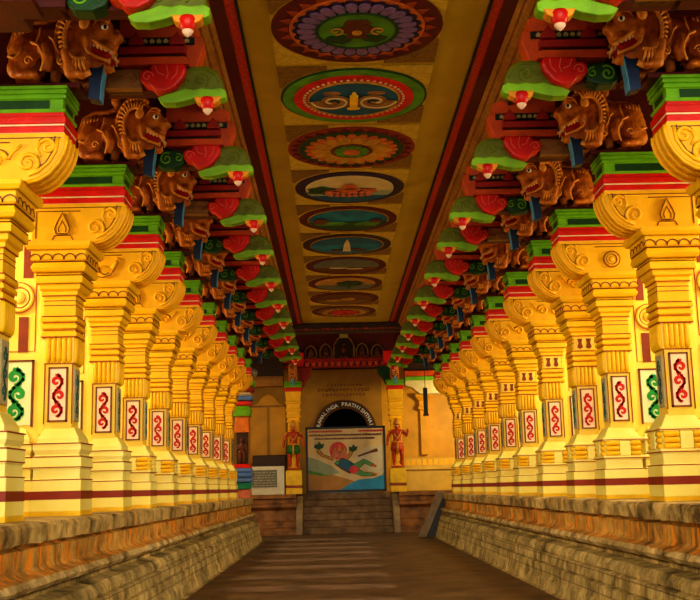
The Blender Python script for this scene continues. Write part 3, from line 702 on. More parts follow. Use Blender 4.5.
# ------------------------------------------------------------------ lions
def solid(g, voxel, it=6):
    """melt overlapping shapes into one continuous surface"""
    me = g.mesh('raw'); o = bpy.data.objects.new('raw', me); col.objects.link(o)
    r = o.modifiers.new('r', 'REMESH'); r.mode = 'VOXEL'; r.voxel_size = voxel
    sm = o.modifiers.new('s', 'SMOOTH'); sm.factor = .5; sm.iterations = it
    dg = bpy.context.evaluated_depsgraph_get(); out = bpy.data.meshes.new_from_object(o.evaluated_get(dg))
    bpy.data.objects.remove(o); bpy.data.meshes.remove(me)
    for p in out.polygons: p.use_smooth = True
    return out
def make_lion():
    """crouching lion in profile, looking along +x; origin under the paws, mid body"""
    t = bpy.data.objects.new('lion_sculpture', None); col.objects.link(t)
    ox = .60
    g = G(ox, 0, 0)
    g.ell((.22,0,.36),(.23,.19,.25)); g.ell((.45,0,.38),(.28,.17,.21)); g.ell((.68,0,.34),(.24,.18,.24))     # rump, back, chest
    for y in (-.15, .15):
        g.ell((.19,y,.27),(.18,.075,.20), rot=.3); g.ell((.10,y,.12),(.10,.06,.11)); g.ell((.24,y*1.1,.05),(.13,.06,.05))    # haunch, hock, hind paw
        g.tube([(.40,y,.34),(.47,y*1.15,.20),(.44,y*1.15,.08)], [.08,.075,.055], 10)                                   # folded elbow
        g.tube([(.66,y,.28),(.70,y*1.1,.14),(.70,y*1.1,.05)], [.085,.07,.055], 10); g.ell((.745,y*1.1,.045),(.105,.06,.045))    # fore leg, paw
        for k in range(4):
            g.ell((.33+.0*k,y*1.1+(k-1.5)*.032,.032),(.045,.018,.03)); g.ell((.83,y*1.1+(k-1.5)*.032,.03),(.045,.018,.03))
    # tail: up over the rump and along the back, curling into a flame
    g.tube([(.03,-.06,.18),(-.01,-.06,.36),(.06,-.06,.55),(.20,-.06,.625),(.38,-.06,.63),(.50,-.06,.66),(.535,-.06,.74)], [.028,.028,.028,.028,.03,.035,.045], 10)
    g.ell((.50,-.06,.775),(.07,.045,.075)); g.tube([(.52,-.06,.80),(.545,-.06,.85)], [.05,.012], 8)
    # head
    g.ell((.81,0,.41),(.255,.20,.335)); g.ell((.98,0,.50),(.17,.17,.17)); g.ell((1.0,0,.60),(.14,.15,.10))
    g.tube([(.95,0,.46),(1.12,0,.43),(1.19,0,.41)], [.15,.12,.085], 12)                        # muzzle
    g.ell((1.205,0,.475),(.055,.085,.05)); g.ell((1.17,0,.53),(.05,.05,.045))                      # turned-up nose
    g.tube([(.84,0,.27),(.98,0,.20),(1.08,0,.155)], [.14,.115,.075], 12); g.ell((1.10,0,.15),(.05,.08,.04))   # lower jaw
    for y in (-.13, .13):
        g.ell((1.06,y*.95,.60),(.085,.045,.04), rot=-.25); g.ell((1.10,y*.8,.36),(.08,.05,.05), rot=.3)      # brow, lip
        g.ell((.90,y*1.25,.37),(.07,.05,.085))                                                     # cheek
    b = bpy.data.objects.new('lion_body', solid(g, .014, 4)); b.data.materials.append(M['lion_body']); col.objects.link(b); b.parent = t
    # mane: ribbed collar with a beaded rim around the face
    mg = G(ox, 0, 0); cx, cz = .81, .41
    for sy in (-1, 1):
        for rx, rz, yy, rad, bead in ((.275,.365,.13,.034,.028), (.165,.225,.205,.022,0)):
            pts = [(cx+rx*math.cos(a), sy*yy, cz+rz*math.sin(a)) for a in [1.0+i*(4.15)/24 for i in range(25)]]
            mg.tube(pts, rad, 8)
            if bead:
                for i in range(24):
                    p = pts[i]; mg.ell((p[0], p[1]+sy*.018, p[2]), (bead, bead, bead), 6, 4)
        for i in range(22):
            a = 1.1+i*3.85/21
            mg.tube([(cx+q*.262*math.cos(a), sy*yy_, cz+q*.35*math.sin(a)) for q, yy_ in ((.64,.212),(.82,.205),(1.0,.14))], .016, 5)
    mg.build('mane', 'lion_line', t, smooth=True)
    for y in (-.20, .20): G(ox, 0, 0).ell((.86,y,.56),(.06,.03,.065), rot=.4).build('ear', 'lion_line', t, smooth=True)
    # curled outlines on the body
    cg = G(ox, 0, 0)
    for sy in (-1, 1):
        cg.tube([(x, sy*.215, z) for x, z in [(.03,.22),(.10,.20),(.16,.24),(.19,.31)]], .013, 6)
        cg.tube([(x, sy*(.20+.012*math.sin(x*9)), z) for x, z in [(.38,.52),(.37,.44),(.33,.36),(.28,.36)]], .013, 6)
        cg.tube([(x, sy*.222, z) for x, z in [(.28,.36),(.36,.33),(.42,.24),(.44,.16),(.40,.06)]], .014, 6)
        cg.tube([(x, sy*.222, z) for x, z in spiral(.26,.17,.05,1.2,0,1)], .011, 6)
        cg.tube([(x, sy*.20, z) for x, z in [(.48,.42),(.52,.39),(.56,.30),(.60,.24)]], .014, 6)
        cg.tube([(x, sy*.20, z) for x, z in spiral(.62,.17,.05,1.3,2,1)], .011, 6)
        cg.tube([(x, sy*.165, z) for x, z in [(.97,.575),(1.02,.635),(1.09,.64),(1.14,.60)]], .014, 6)
        cg.tube([(x, sy*.165, z) for x, z in [(.95,.55),(1.0,.60),(1.08,.605),(1.13,.565)]], .009, 6)
    for sy in (-1, 1):
        for k in range(5): cg.tube([(.10+k*.045, sy*.20, .44+.01*k), (.11+k*.045, sy*.19, .52)], .009, 5)
    cg.build('carved_outlines', 'lion_line', t, smooth=True)
    # mouth, teeth, eyes
    mg = G(ox, 0, 0)
    mg.prism([(.88,.375),(.95,.36),(1.04,.315),(1.13,.275),(1.16,.25),(1.10,.215),(1.0,.235),(.92,.275),(.87,.33)], -.165, .165)
    mo = mg.build('mouth', 'lion_mouth', t, bevel=.02)
    lg = G(ox, 0, 0)
    for sy in (-1, 1):
        lg.tube([(x, sy*y, z) for x, y, z in [(.865,.18,.345),(.91,.182,.395),(.98,.178,.375),(1.06,.165,.325),(1.14,.14,.285),(1.18,.10,.275)]], .022, 6)
        lg.tube([(x, sy*y, z) for x, y, z in [(.865,.18,.345),(.90,.18,.27),(.98,.172,.222),(1.06,.155,.20),(1.13,.12,.185)]], .018, 6)
    lg.build('lips', 'lion_line', mo, smooth=True)
    tg = G(ox, 0, 0)
    for sy in (-1, 1):
        for i in range(6): tg.ell((.93+i*.042, sy*(.178-.006*i), .362-.018*i), (.022,.016,.026), 8, 6)
        tg.tube([(1.15,sy*.11,.28),(1.165,sy*.11,.22)], [.02,.006], 6); tg.tube([(1.12,sy*.10,.18),(1.13,sy*.10,.24)], [.018,.006], 6)
    for y in (-.05, 0, .05): tg.ell((1.17,y,.255),(.02,.022,.026), 8, 6)
    tg.build('teeth', 'lion_tooth', mo, smooth=True)
    for sy in (-1, 1):
        e = G(ox,0,0).ell((1.075, sy*.142, .535),(.042,.028,.030), 12, 8).build('eye', 'eye_white', t, smooth=True)
        G(ox,0,0).ell((1.085, sy*.160, .533),(.020,.014,.024), 10, 6).build('pupil', 'eye_black', e, smooth=True)
    # long blue tongue slab hanging from the jaw
    tn = G(ox,0,0)
    tn.prism([(.90,.24),(1.055,.25),(1.06,.16),(1.03,-.03),(1.02,-.20),(.89,-.17),(.90,.05)], -.085, .085)
    tn = tn.build('tongue', 'tongue_navy', t, bevel=.008)
    f = G(ox,0,0)
    n_ = [(1.063,.22),(1.066,.16),(1.036,-.03),(1.026,-.19)]
    for ya, yb in ((-.08,-.03),(-.02,.02),(.03,.08)):
        for a, b_ in zip(n_, n_[1:]): f.add([(a[0],ya,a[1]),(a[0],yb,a[1]),(b_[0],yb,b_[1]),(b_[0],ya,b_[1]),(a[0]-.01,ya,a[1]),(a[0]-.01,yb,a[1]),(b_[0]-.01,yb,b_[1]),(b_[0]-.01,ya,b_[1])], [(0,1,2,3),(4,7,6,5),(0,4,5,1),(3,2,6,7),(0,3,7,4),(1,5,6,2)])
    f.build('tongue_stripes', 'tongue_blue', tn)
    return t
lion0 = make_lion(); used = False
for o in [c for c in col.objects if c.parent == lion0 or (c.parent and c.parent.parent == lion0)]:
    for v in o.data.vertices: v.co.x *= .93; v.co.z *= 1.06
for side, s, cnt in (('left', 1, 10), ('right', -1, 11)):
    for n in range(cnt):
        lab = 'brown lion with hanging blue tongue, %s' % ('largest one, in the top %s corner' % side if n == 0 else 'above the %s yellow pillar of the %s row' % (ORD[n], side))
        ox_, oy_ = dxy(side, n); loc = (s*(-3.72+.60)+ox_, yf(n)+.145+oy_, 5.972); rz = 0 if s > 0 else PI
        if not used: o = lion0; o.location = loc; o['label'] = lab; used = True
        else: o = dup(lion0, loc, lab, rz=rz)
        o['category'] = 'sculpture'; o['group'] = 'lions of the %s side' % side

# ------------------------------------------------------------------ far end: platform, steps, wall, columns
PF = 1.57
def sweep_front(prof, x0, x1, yback):
    """moulded front (y,z) pushed along x"""
    return G().prism_x([(yback, prof[0][1])]+prof+[(yback, prof[-1][1])], x0, x1)
pp = [(42.3,0),(42.0,0),(42.0,.25),(42.12,.30),(42.12,.5),(42.2,.55),(42.2,.95),(42.1,1.02),(42.02,1.08),(42.02,1.2),(42.12,1.24),(42.12,1.38),(42.0,1.42),(42.0,PF)]
for i, (x0, x1) in enumerate(((-6.6,-2.0),(2.06,6.6))): struct('trim_%d' % (40+i), sweep_front(pp, x0, x1, 46.5), 'orange_stone')
struct('trim_42', G().box(-2.0, 2.06, 43.9, 46.5, 0, PF), 'step_stone')
struct('trim_43', G().box(-6.6, -3.6, 37.6, 42.0, -.2, 0).box(3.6, 6.6, 37.6, 42.0, -.2, 0).box(-6.6,6.6,42.0,46.5,-.2,-.01), 'floor_stone')
st = empty('staircase', (.03, 42.9, 0), 'short flight of worn stone steps rising to the signboard at the far end', 'stairs')
for k in range(6): G(.03,42.9,0).box(-1.74,1.80,42.1+k*.3,43.9,k*.2617+ (0 if k == 0 else .001),(k+1)*.2617).build('step', 'step_stone', st, bevel=.02)
for x0, x1, nm in ((-2.0,-1.745,'left'),(1.805,2.06,'right')):
    o = G(.03,42.9,0).prism_x([(41.75,0),(41.75,.5),(41.95,.95),(42.3,1.25),(42.5,1.5),(43.88,1.5),(43.88,0)], x0, x1).build('stair_curb', 'plank', st, bevel=.03)
# end wall with arched opening
def wall_arch(x0, x1, y0, y1, z0, z1, cx, r, zs):
    g = G(); n = 24
    arc = [(cx+r*math.cos(PI-PI*i/n), zs+r*math.sin(PI-PI*i/n)) for i in range(n+1)]
    g.box(x0, cx-r, y0, y1, z0, z1); g.box(cx+r, x1, y0, y1, z0, z1)
    for i in range(n): g.prism([arc[i], arc[i+1], (arc[i+1][0], z1), (arc[i][0], z1)], y0, y1)
    return g
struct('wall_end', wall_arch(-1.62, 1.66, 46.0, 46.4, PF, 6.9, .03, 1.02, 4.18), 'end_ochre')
struct('wall_back', G().box(-1.4, 1.4, 48.0, 48.2, PF, 6.3).box(-1.4,-1.2,46.4,48,PF,6.3).box(1.2,1.4,46.4,48,PF,6.3).box(-1.4,1.4,46.4,48,5.4,5.6), 'black_void')  # room behind the arch, its darkness put into the black colour
struct('wall_end_left', G().box(-6.6,-1.62,46.0,46.4,PF,9), 'end_ochre'); struct('wall_end_right', G().box(1.66,6.6,46.0,46.4,PF,9), 'end_yellow')  # right wall in a brighter copy of the ochre: its lit look is coloured in
struct('trim_44', G().box(-1.62,1.66,46.0,46.4,6.9,9.0), 'roof_dark')
ab = empty('arch_sign_band', (.03, 45.98, 4.18), 'dark arched band with white capital lettering over the black opening', 'sign')
g = G(.03,45.98,4.18); n = 30
for i in range(n):
    a0, a1 = PI*i/n, PI*(i+1)/n; q = lambda r, a: (.03+r*math.cos(a), 4.18+r*math.sin(a))
    g.prism([q(1.02,a0), q(1.36,a0), q(1.36,a1), q(1.02,a1)], 45.90, 46.0)
g.build('band', 'arch_band', ab)
g = G(.03,45.98,4.18)
for r in (1.03, 1.35): g.tube([(.03+r*math.cos(PI*i/24), 45.9, 4.18+r*math.sin(PI*i/24)) for i in range(25)], .022, 6)
g.build('band_edges', 'line_brown', ab)
def letters(txt, size, place):
    vs = []; fs = []
    for i, ch in enumerate(txt):
        if ch == ' ': continue
        cu = bpy.data.curves.new('t', 'FONT'); cu.body = ch; cu.size = size; cu.align_x = 'CENTER'; cu.extrude = .006; cu.offset = size*.03
        o = bpy.data.objects.new('t', cu); col.objects.link(o); dg = bpy.context.evaluated_depsgraph_get(); dg.update()
        me = bpy.data.meshes.new_from_object(o.evaluated_get(dg)); b = len(vs); mtx = place(i)
        vs += [tuple(mtx @ v.co) for v in me.vertices]; fs += [tuple(b+k for k in p.vertices) for p in me.polygons]
        bpy.data.objects.remove(o); bpy.data.curves.remove(cu); bpy.data.meshes.remove(me)
    g = G(); g.add(vs, fs); return g
TXT = 'RAMALINGA PRATHISHTHAI'
def arcplace(i):
    a = PI*.925-(PI*.85)*i/(len(TXT)-1); r = 1.105
    return Matrix.Translation((r*math.cos(a), -.095, r*math.sin(a))) @ Matrix.Rotation(PI/2-a, 4, 'Y') @ Matrix.Rotation(PI/2, 4, 'X')
letters(TXT, .225, arcplace).build('lettering', 'text_white', ab)
# faded painted lines of writing over the arch
g = G(); rr = random.Random(9)
for z, x0, x1, hh in ((5.78,-.9,.9,.10),(6.0,-1.1,1.15,.13),(6.2,-.7,.75,.08)):
    x = x0
    while x < x1:
        w = rr.uniform(.05,.13); g.ribbon(arc_pts(x+w/2, z, hh*.45, rr.uniform(0,3), rr.uniform(4,6), 8), .025, 45.98); g.box(x, x+.02, 45.97, 45.985, z-hh*.5, z+hh*.5); x += w+.05
tag(g.build('painted_inscription', 'pic_brown'), 'faded brown lines of painted script on the wall above the arch', 'inscription')
# pediment above
pd = empty('carved_pediment', (.03, 43.4, 6.85), 'dark carved pediment with small niches and red beam above the signboard', 'pediment')
q = lambda: G(.03,43.4,6.85)
q().box(-2.5,2.56,43.1,43.7,6.88,7.05).box(-2.5,2.56,43.2,43.7,6.7,6.80).build('red_beam', 'beam_red', pd, bevel=.01)
q().box(-2.5,2.56,43.3,43.8,6.8,8.4).build('backing', 'maroon', pd)
g = q()
for i in range(13): g.prism([(-1.6+i*.26,6.88),(-1.4+i*.26,6.88),(-1.43+i*.26,6.78),(-1.5+i*.26,6.70),(-1.57+i*.26,6.78)], 43.12, 43.22)
g.build('hanging_petals', 'beam_orange', pd)
for cx, w, h in ((.03,.42,.95),(-.72,.24,.62),(.78,.24,.62),(-1.35,.24,.55),(1.41,.24,.55)):
    og = [(cx-w,7.06),(cx-w,7.06+h*.55),(cx-w*.6,7.06+h*.85),(cx,7.06+h),(cx+w*.6,7.06+h*.85),(cx+w,7.06+h*.55),(cx+w,7.06)]
    nb = q().prism(og, 43.22, 43.32).build('niche', 'mould_dark', pd, bevel=.02)
    g = q(); g.tube([(a, 43.2, b) for a, b in og], .028, 6); g.build('niche_arch', 'mould_gold', nb, smooth=True)
    g = q(); g.ell((cx,43.16,7.06+h*.60),(.075,.06,.085)); g.ell((cx,43.16,7.06+h*.36),(.12,.07,.15)); g.ell((cx-.1,43.14,7.12),(.12,.07,.07)); g.ell((cx+.1,43.14,7.12),(.12,.07,.07)); g.build('seated_figure', 'pic_brown', nb, smooth=True)
q().box(-.14,.20,43.12,43.3,7.9,8.22).build('cream_plate', 'frieze_cream', pd)
q().box(-2.4,2.46,43.2,43.9,8.4,8.95).build('dark_cornice', 'roof_dark', pd)
for sx in (-1, 1):
    c = .03+sx*1.6; q().prism([(c+sx*.3,6.7),(c-sx*.25,6.7),(c-sx*.2,6.45),(c,6.15),(c+sx*.2,5.75),(c+sx*.3,5.7)], 43.2, 43.7).build('side_bracket', 'deep_green' if sx > 0 else 'beam_red', pd, bevel=.03)
# end columns with guardian statues
def figure(name, joints, edges, m, parent, sub=2, rootv=0):
    joints = [(j[0]*1.2,)+j[1:3]+(j[3]*1.25,)+j[4:] for j in joints]
    me = bpy.data.meshes.new(name); me.from_pydata([j[:3] for j in joints], edges, [])
    o = bpy.data.objects.new(name, me); col.objects.link(o)
    sk = o.modifiers.new('Skin', 'SKIN'); sk.use_smooth_shade = True
    for v, j in zip(me.skin_vertices[0].data, joints): v.radius = (j[3], j[3]*(j[4] if len(j) > 4 else 1))
    me.skin_vertices[0].data[rootv].use_root = True
    sb = o.modifiers.new('Sub', 'SUBSURF'); sb.levels = sub; sb.render_levels = sub
    dg = bpy.context.evaluated_depsgraph_get(); out = bpy.data.meshes.new_from_object(o.evaluated_get(dg)); bpy.data.objects.remove(o)
    for p in out.polygons: p.use_smooth = True
    out.materials.append(M[m]); r = bpy.data.objects.new(name, out); col.objects.link(r); r.parent = parent; return r
def end_column(x, side):
    t = empty('end_column', (x, 42.8, PF), 'ochre column with red statue before it, %s of the far steps' % side, 'pillar', 'columns flanking the steps')
    q = lambda: G(0, 0, 0)
    q().sweep(-.26,.26,-.42,.3, [(0,.06),(.28,.06),(.30,.03),(.34,.03),(.36,.06),(.92,.06),(.95,0)]).build('pedestal', 'strip_yellow', t, bevel=.01)
    q().sweep(-.26,.26,-.42,.3, [(.24,.065),(.33,.065)]).build('brown_band', 'band_brown', t)
    q().box(-.22,.22,-.05,.3,.95,3.6).build('shaft', 'golden_paint', t, bevel=.01)
    q().sweep(-.24,.24,-.06,.26, [(2.85,.0),(2.86,.04),(2.92,.04),(2.94,.0),(3.05,.0),(3.06,.05),(3.14,.05),(3.16,.02),(3.3,.02),(3.32,.06),(3.4,.06),(3.42,.03),(3.6,.03),(3.62,.07),(3.7,.07),(3.72,.04),(4.1,.08),(4.12,.02)]).build('capital', 'golden_paint', t, bevel=.008)
    q().sweep(-.28,.28,-.1,.28, [(4.1,.02),(4.12,.06),(4.2,.06),(4.21,.04),(4.26,.06)]).build('red_abacus', 'abacus_red', t)
    q().sweep(-.28,.28,-.1,.28, [(4.26,.03),(4.28,.07),(4.34,.07),(4.36,.04),(4.42,.04),(4.44,.08),(4.5,.08)]).build('green_abacus', 'abacus_green', t)
    # statue: its own thing, standing on the pedestal ledge
    s_ = 1 if side == 'left' else -1
    f = empty('guardian_statue', (x, 42.45, PF+.975), 'red painted guardian statue with %s on the pedestal at the %s of the signboard' % ('green waistcloth' if side == 'left' else 'raised arm', side), 'statue')
    G().box(-.26,.26,-.14,.14,-.018,.05).build('statue_base', 'statue_red', f, bevel=.01)
    J = [(0,0,.86,.15,.75),(0,0,1.05,.12,.75),(0,-.01,1.28,.17,.7),(0,-.01,1.42,.12,.7),(0,-.02,1.50,.06),(0,-.03,1.58,.085),(0,-.02,1.70,.08),   # pelvis, waist, chest, shoulders, neck, head
         (-.11,-.01,.78,.10),(-.12,-.04,.46,.07),(-.12,0,.14,.05),(-.13,-.10,.09,.045),                # leg
         (.11,-.01,.78,.10),(.15,-.05,.48,.07),(.12,0,.14,.05),(.16,-.10,.09,.045),
         (-.22,0,1.40,.065),(-.31,-.01,1.16,.05),(-.33,-.10,.92,.038),(-.33,-.13,.84,.035),
         (.22,0,1.40,.065),(.32,-.02,1.20,.05)]
    J += [(.36,-.08,1.40,.038),(.36,-.10,1.50,.035)] if side == 'right' else [(.35,-.08,.96,.038),(.36,-.11,.87,.035)]
    E_ = [(0,1),(1,2),(2,3),(3,4),(4,5),(5,6),(0,7),(7,8),(8,9),(9,10),(0,11),(11,12),(12,13),(13,14),(3,15),(15,16),(16,17),(17,18),(3,19),(19,20),(20,21),(21,22)]
    figure('statue_body', J, E_, 'statue_red', f)
    G().lathe((0,-.02,0), [(.12,1.66),(.16,1.70),(.13,1.76),(.14,1.80),(.09,1.88),(.03,1.95)], 12).build('crown', 'statue_gold', f, smooth=True)
    G().lathe((0,0,0), [(.23,.60),(.28,.70),(.25,.86),(.20,.98)], 14).build('waistcloth', 'statue_green' if side == 'left' else 'statue_red', f, smooth=True)
    g = G()
    g.tube([(.10*math.cos(a), -.125+.03*math.sin(a), 1.30+.13*math.sin(a)) for a in [PI+PI*i/10 for i in range(11)]], .02, 6)
    for sx in (-1, 1): g.ell((sx*.30,-.03,1.22),(.06,.06,.025)); g.tube([(sx*.12-.08,-.02,.2),(sx*.12+.08,-.02,.2)], .03, 6)
    g.tube([(.21*math.cos(a), -.03+.15*math.sin(a), .98) for a in [2*PI*i/16 for i in range(17)]], .035, 6)
    for sx in (-1, 1): g.ell((sx*.13,-.03,1.58),(.03,.03,.06)); g.ell((sx*.27,-.01,1.42),(.08,.08,.05))
    g.tube([(.17,-.10,1.40),(.05,-.16,1.2),(-.10,-.15,1.0)], .022, 6); g.tube([(0,-.20,.95),(0,-.22,.7),(0,-.18,.5)], [.05,.06,.03], 6)
    g.build('ornaments', 'statue_gold', f, smooth=True)
    G().ell((0,-.135,1.575),(.022,.03,.03)).build('nose', 'statue_red', f, smooth=True); G().ell((0,-.125,1.53),(.035,.012,.012)).build('mouth', 'lion_mouth', f, smooth=True)
    g = G()
    for sx in (-1, 1): g.ell((sx*.04,-.125,1.62),(.022,.012,.013), 8, 6)
    g.build('eyes', 'eye_white', f)
end_column(-2.09, 'left'); end_column(2.07, 'right')
for x, side in ((-2.09,'left'),(2.07,'right')):
    o = dup(lion0, (x, 42.72, PF+4.505), 'small brown lion on top of the far %s end column beside the pediment' % side, 'lions on the end columns', rz=-PI/2); o.scale = (.6, .75, .85)
    G(.03,43.4,6.85).box(x-.05 if side == 'left' else x-.45, x+.45 if side == 'left' else x+.05, 42.95, 43.12, 6.75, 7.3).build('red_block', 'abacus_red', pd, bevel=.02)
# signboard
sg = empty('signboard', (.01, 43.75, PF), 'large black framed signboard painted with a flying figure above a blue sea', 'sign')
q = lambda: G(.01, 43.75, PF)
x0, x1, z0, z1 = -1.64, 1.66, 1.60, 4.27; yb = 43.72
q().box(x0, x1, yb, 43.80, z0, z1).build('board', 'frame_black', sg)
g = q()
for a, b_, c, d in ((x0,x1,z0,z0+.09),(x0,x1,z1-.09,z1),(x0,x0+.09,z0,z1),(x1-.09,x1,z0,z1)): g.box(a, b_, yb-.04, yb+.02, c, d)
g.build('frame', 'frame_black', sg, bevel=.01)
u = lambda a: x0+.09+(x1-x0-.18)*a
w_ = lambda b_: z0+.09+(z1-z0-.18)*b_
def pic(nm, m, polys, d):
    g = q()
    for k_, p in enumerate(polys): g.prism([(u(a), w_(b_)) for a, b_ in p], yb-d-.0008*k_, yb-d+.004)
    return g.build(nm, m, sg)
def ob(cx, cz, rx, rz, n=18, rot=0):
    return [(cx+rx*math.cos(2*PI*i/n)*math.cos(rot)-rz*math.sin(2*PI*i/n)*math.sin(rot), cz+rx*math.cos(2*PI*i/n)*math.sin(rot)+rz*math.sin(2*PI*i/n)*math.cos(rot)) for i in range(n)]
pic('painted_sky', 'sign_sky', [[(0,0),(1,0),(1,1),(0,1)]], .006)
pic('painted_haze', 'pic_sky', [[(0,.2),(0,.55),(.12,.5),(.3,.4),(.42,.28),(.3,.24)]], .010)
pic('painted_cloud', 'white_board', [[(.62,.5),(.75,.68),(1,.72),(1,.25),(.8,.3)]], .010)
pic('painted_sand', 'pic_sand', [[(0,0),(.55,0),(.6,.14),(.35,.24),(.15,.27),(0,.33)]], .014)
pic('painted_grass', 'pic_green', [[(0,.27),(.0,.33),(.2,.27),(.3,.22),(.15,.24)]], .018)
pic('painted_sea', 'sign_blue', [[(.42,0),(1,0),(1,.24),(.86,.18),(.66,.16),(.55,.1)]], .018)
pic('red_sun', 'lotus_red', [ob(.40,.64,.115,.145)], .018)
def limb(pts, w): # outline polygon of a bent limb
    L_, R_ = [], []
    for i, (x, z_) in enumerate(pts):
        a = Vector(pts[max(i-1,0)]); b = Vector(pts[min(i+1,len(pts)-1)]); d = (b-a).normalized(); ww = w[i] if isinstance(w, list) else w
        L_.append((x-d.y*ww, z_+d.x*ww)); R_.append((x+d.y*ww, z_-d.x*ww))
    return L_+R_[::-1]
pic('painted_outline', 'pic_brown', [limb([(.13,.66),(.19,.57),(.27,.53),(.34,.50)], .026), limb([(.50,.50),(.55,.56),(.58,.63)], .026), limb([(.40,.47),(.50,.40),(.60,.32)], [.075,.09,.08]), limb([(.36,.46),(.44,.40),(.52,.34)], .032), limb([(.60,.32),(.72,.25),(.84,.24),(.90,.235)], [.055,.04,.03,.015]), limb([(.62,.36),(.74,.46),(.84,.40),(.90,.37)], [.055,.042,.03,.015]), limb([(.66,.54),(.80,.60),(.92,.64)], [.014,.014,.03])], .022)
pic('painted_arms', 'pic_gold', [limb([(.13,.66),(.19,.57),(.27,.53),(.34,.50)], .017), limb([(.50,.50),(.55,.56),(.58,.63)], .017)], .030)
pic('held_mounds', 'pic_darkgreen', [[(.08,.70),(.10,.76),(.13,.74),(.15,.80),(.18,.75),(.22,.76),(.20,.69),(.14,.66)], [(.54,.64),(.55,.71),(.58,.69),(.60,.74),(.63,.70),(.66,.70),(.64,.64),(.59,.61)]], .034)
pic('painted_legs', 'pic_leg', [limb([(.60,.32),(.72,.25),(.84,.24)], [.046,.032,.022]), limb([(.62,.36),(.74,.46),(.84,.40)], [.046,.034,.022]), limb([(.36,.46),(.44,.40),(.52,.34)], .022)], .032)
pic('painted_torso', 'pic_blue', [limb([(.42,.46),(.50,.41),(.58,.36)], [.06,.075,.07])], .038)
pic('painted_shorts', 'abacus_red', [ob(.605,.325,.06,.065)], .044)
pic('painted_feet', 'pic_orange', [ob(.865,.24,.03,.018), ob(.87,.385,.03,.018)], .040)
pic('painted_crowns', 'pic_gold', [[(.325,.60),(.385,.60),(.355,.70)], [(.385,.62),(.455,.62),(.42,.76)], [(.455,.60),(.515,.60),(.485,.70)]], .040)
pic('painted_faces', 'pic_pink', [ob(.355,.56,.036,.05), ob(.485,.56,.036,.05), ob(.42,.57,.045,.06)], .046)
pic('painted_hair', 'pic_brown', [[(.385,.60),(.42,.635),(.455,.60),(.42,.615)], [(.405,.57),(.415,.57),(.415,.58),(.405,.58)], [(.428,.57),(.438,.57),(.438,.58),(.428,.58)], [(.40,.54),(.44,.54),(.42,.53)]], .054)
rr = random.Random(12)
def script(nm, m, z, x0_, x1_, h, gaps=()):
    polys = []; x = x0_
    while x < x1_:
        w = rr.uniform(.008,.018)
        if not any(a < x < b_ for a, b_ in gaps): polys.append([(x,z),(x+w,z),(x+w,z+h*rr.uniform(.75,1)),(x,z+h*rr.uniform(.75,1))])
        x += w+.006
    pic(nm, m, polys, .016)
script('red_writing', 'scroll_red', .945, .02, .98, .035, ((.46,.66),))
script('dark_writing', 'pic_brown', .885, .02, .97, .030); script('dark_writing', 'pic_brown', .825, .09, .88, .030)
# white inscription board on the left
wb = empty('inscription_board', (-3.11, 42.3, PF), 'white board with a grey engraved plaque standing left of the far steps', 'board')
q = lambda: G(-3.11, 42.3, PF)
q().box(-3.87,-2.37,42.24,42.36,PF,2.68).build('board', 'white_board', wb, bevel=.015)
pl = q().box(-3.62,-2.66,42.215,42.25,1.86,2.54).build('plaque', 'plaque_grey', wb)
g = q()
for i in range(6):
    x = -3.56
    while x < -2.75: w = rr.uniform(.05,.16); g.box(x, min(x+w,-2.72), 42.205, 42.22, 1.92+i*.1, 1.95+i*.1); x += w+.04
g.build('engraved_lines', 'plaque_line', pl)
wb.location.x -= .09
# side wall details
nt = empty('wall_niche', (-3.3, 46.0, 2.9), 'shallow ochre niche panel with stepped top on the far left wall', 'niche')
q = lambda: G(-3.3, 46.0, 2.9)
q().prism([(-4.1,2.9),(-4.1,5.35),(-3.75,5.5),(-3.6,5.75),(-3.3,5.9),(-3.0,5.75),(-2.85,5.5),(-2.55,5.35),(-2.55,2.9)], 45.88, 45.985).build('panel', 'end_yellow', nt, bevel=.03)
q().box(-3.36,-3.24,45.84,45.9,2.9,5.3).build('centre_strip', 'end_ochre', nt); q().box(-4.2,-2.45,45.84,45.98,5.3,5.38).build('ledge', 'mould_gold', nt)
tag(G().box(-3.9,-2.5,44.6,45.0,PF,3.2).build('dark_cabinet', 'mould_dark', bevel=.03), 'low dark box standing behind the white inscription board', 'box')
pr = empty('wall_pilaster', (3.45, 46.0, PF), 'yellow lit pilaster on the far right wall above a cream ledge', 'pilaster')
q = lambda: G(3.45, 46.0, PF)
q().box(3.3,3.6,45.8,45.99,3.1,5.6).build('shaft', 'end_yellow', pr, bevel=.02)
q().sweep(3.3,3.6,45.70,45.79,[(5.0,0),(5.05,.08),(5.15,.08),(5.2,.03),(5.4,.03),(5.6,.2),(5.7,.2)]).build('capital', 'end_yellow', pr, bevel=.01)
lg = empty('cream_ledge', (3.9, 45.6, PF), 'cream moulded bench ledge along the bottom of the far right wall', 'ledge')
q = lambda: G(3.9, 45.6, PF)
q().box(2.5,5.5,45.3,45.78,PF,2.45).build('base_block', 'end_cream', lg, bevel=.02); q().box(2.5,5.5,45.2,45.78,2.45,2.6).build('seat_slab', 'end_cream', lg, bevel=.02)
q().box(2.5,5.5,45.55,45.78,2.6,2.95).build('back_rail', 'end_cream', lg, bevel=.02)
g = q()
for i in range(12): g.box(2.6+i*.24,2.76+i*.24,45.535,45.56,2.66,2.9)
g.build('rail_panels', 'golden_paint', lg)
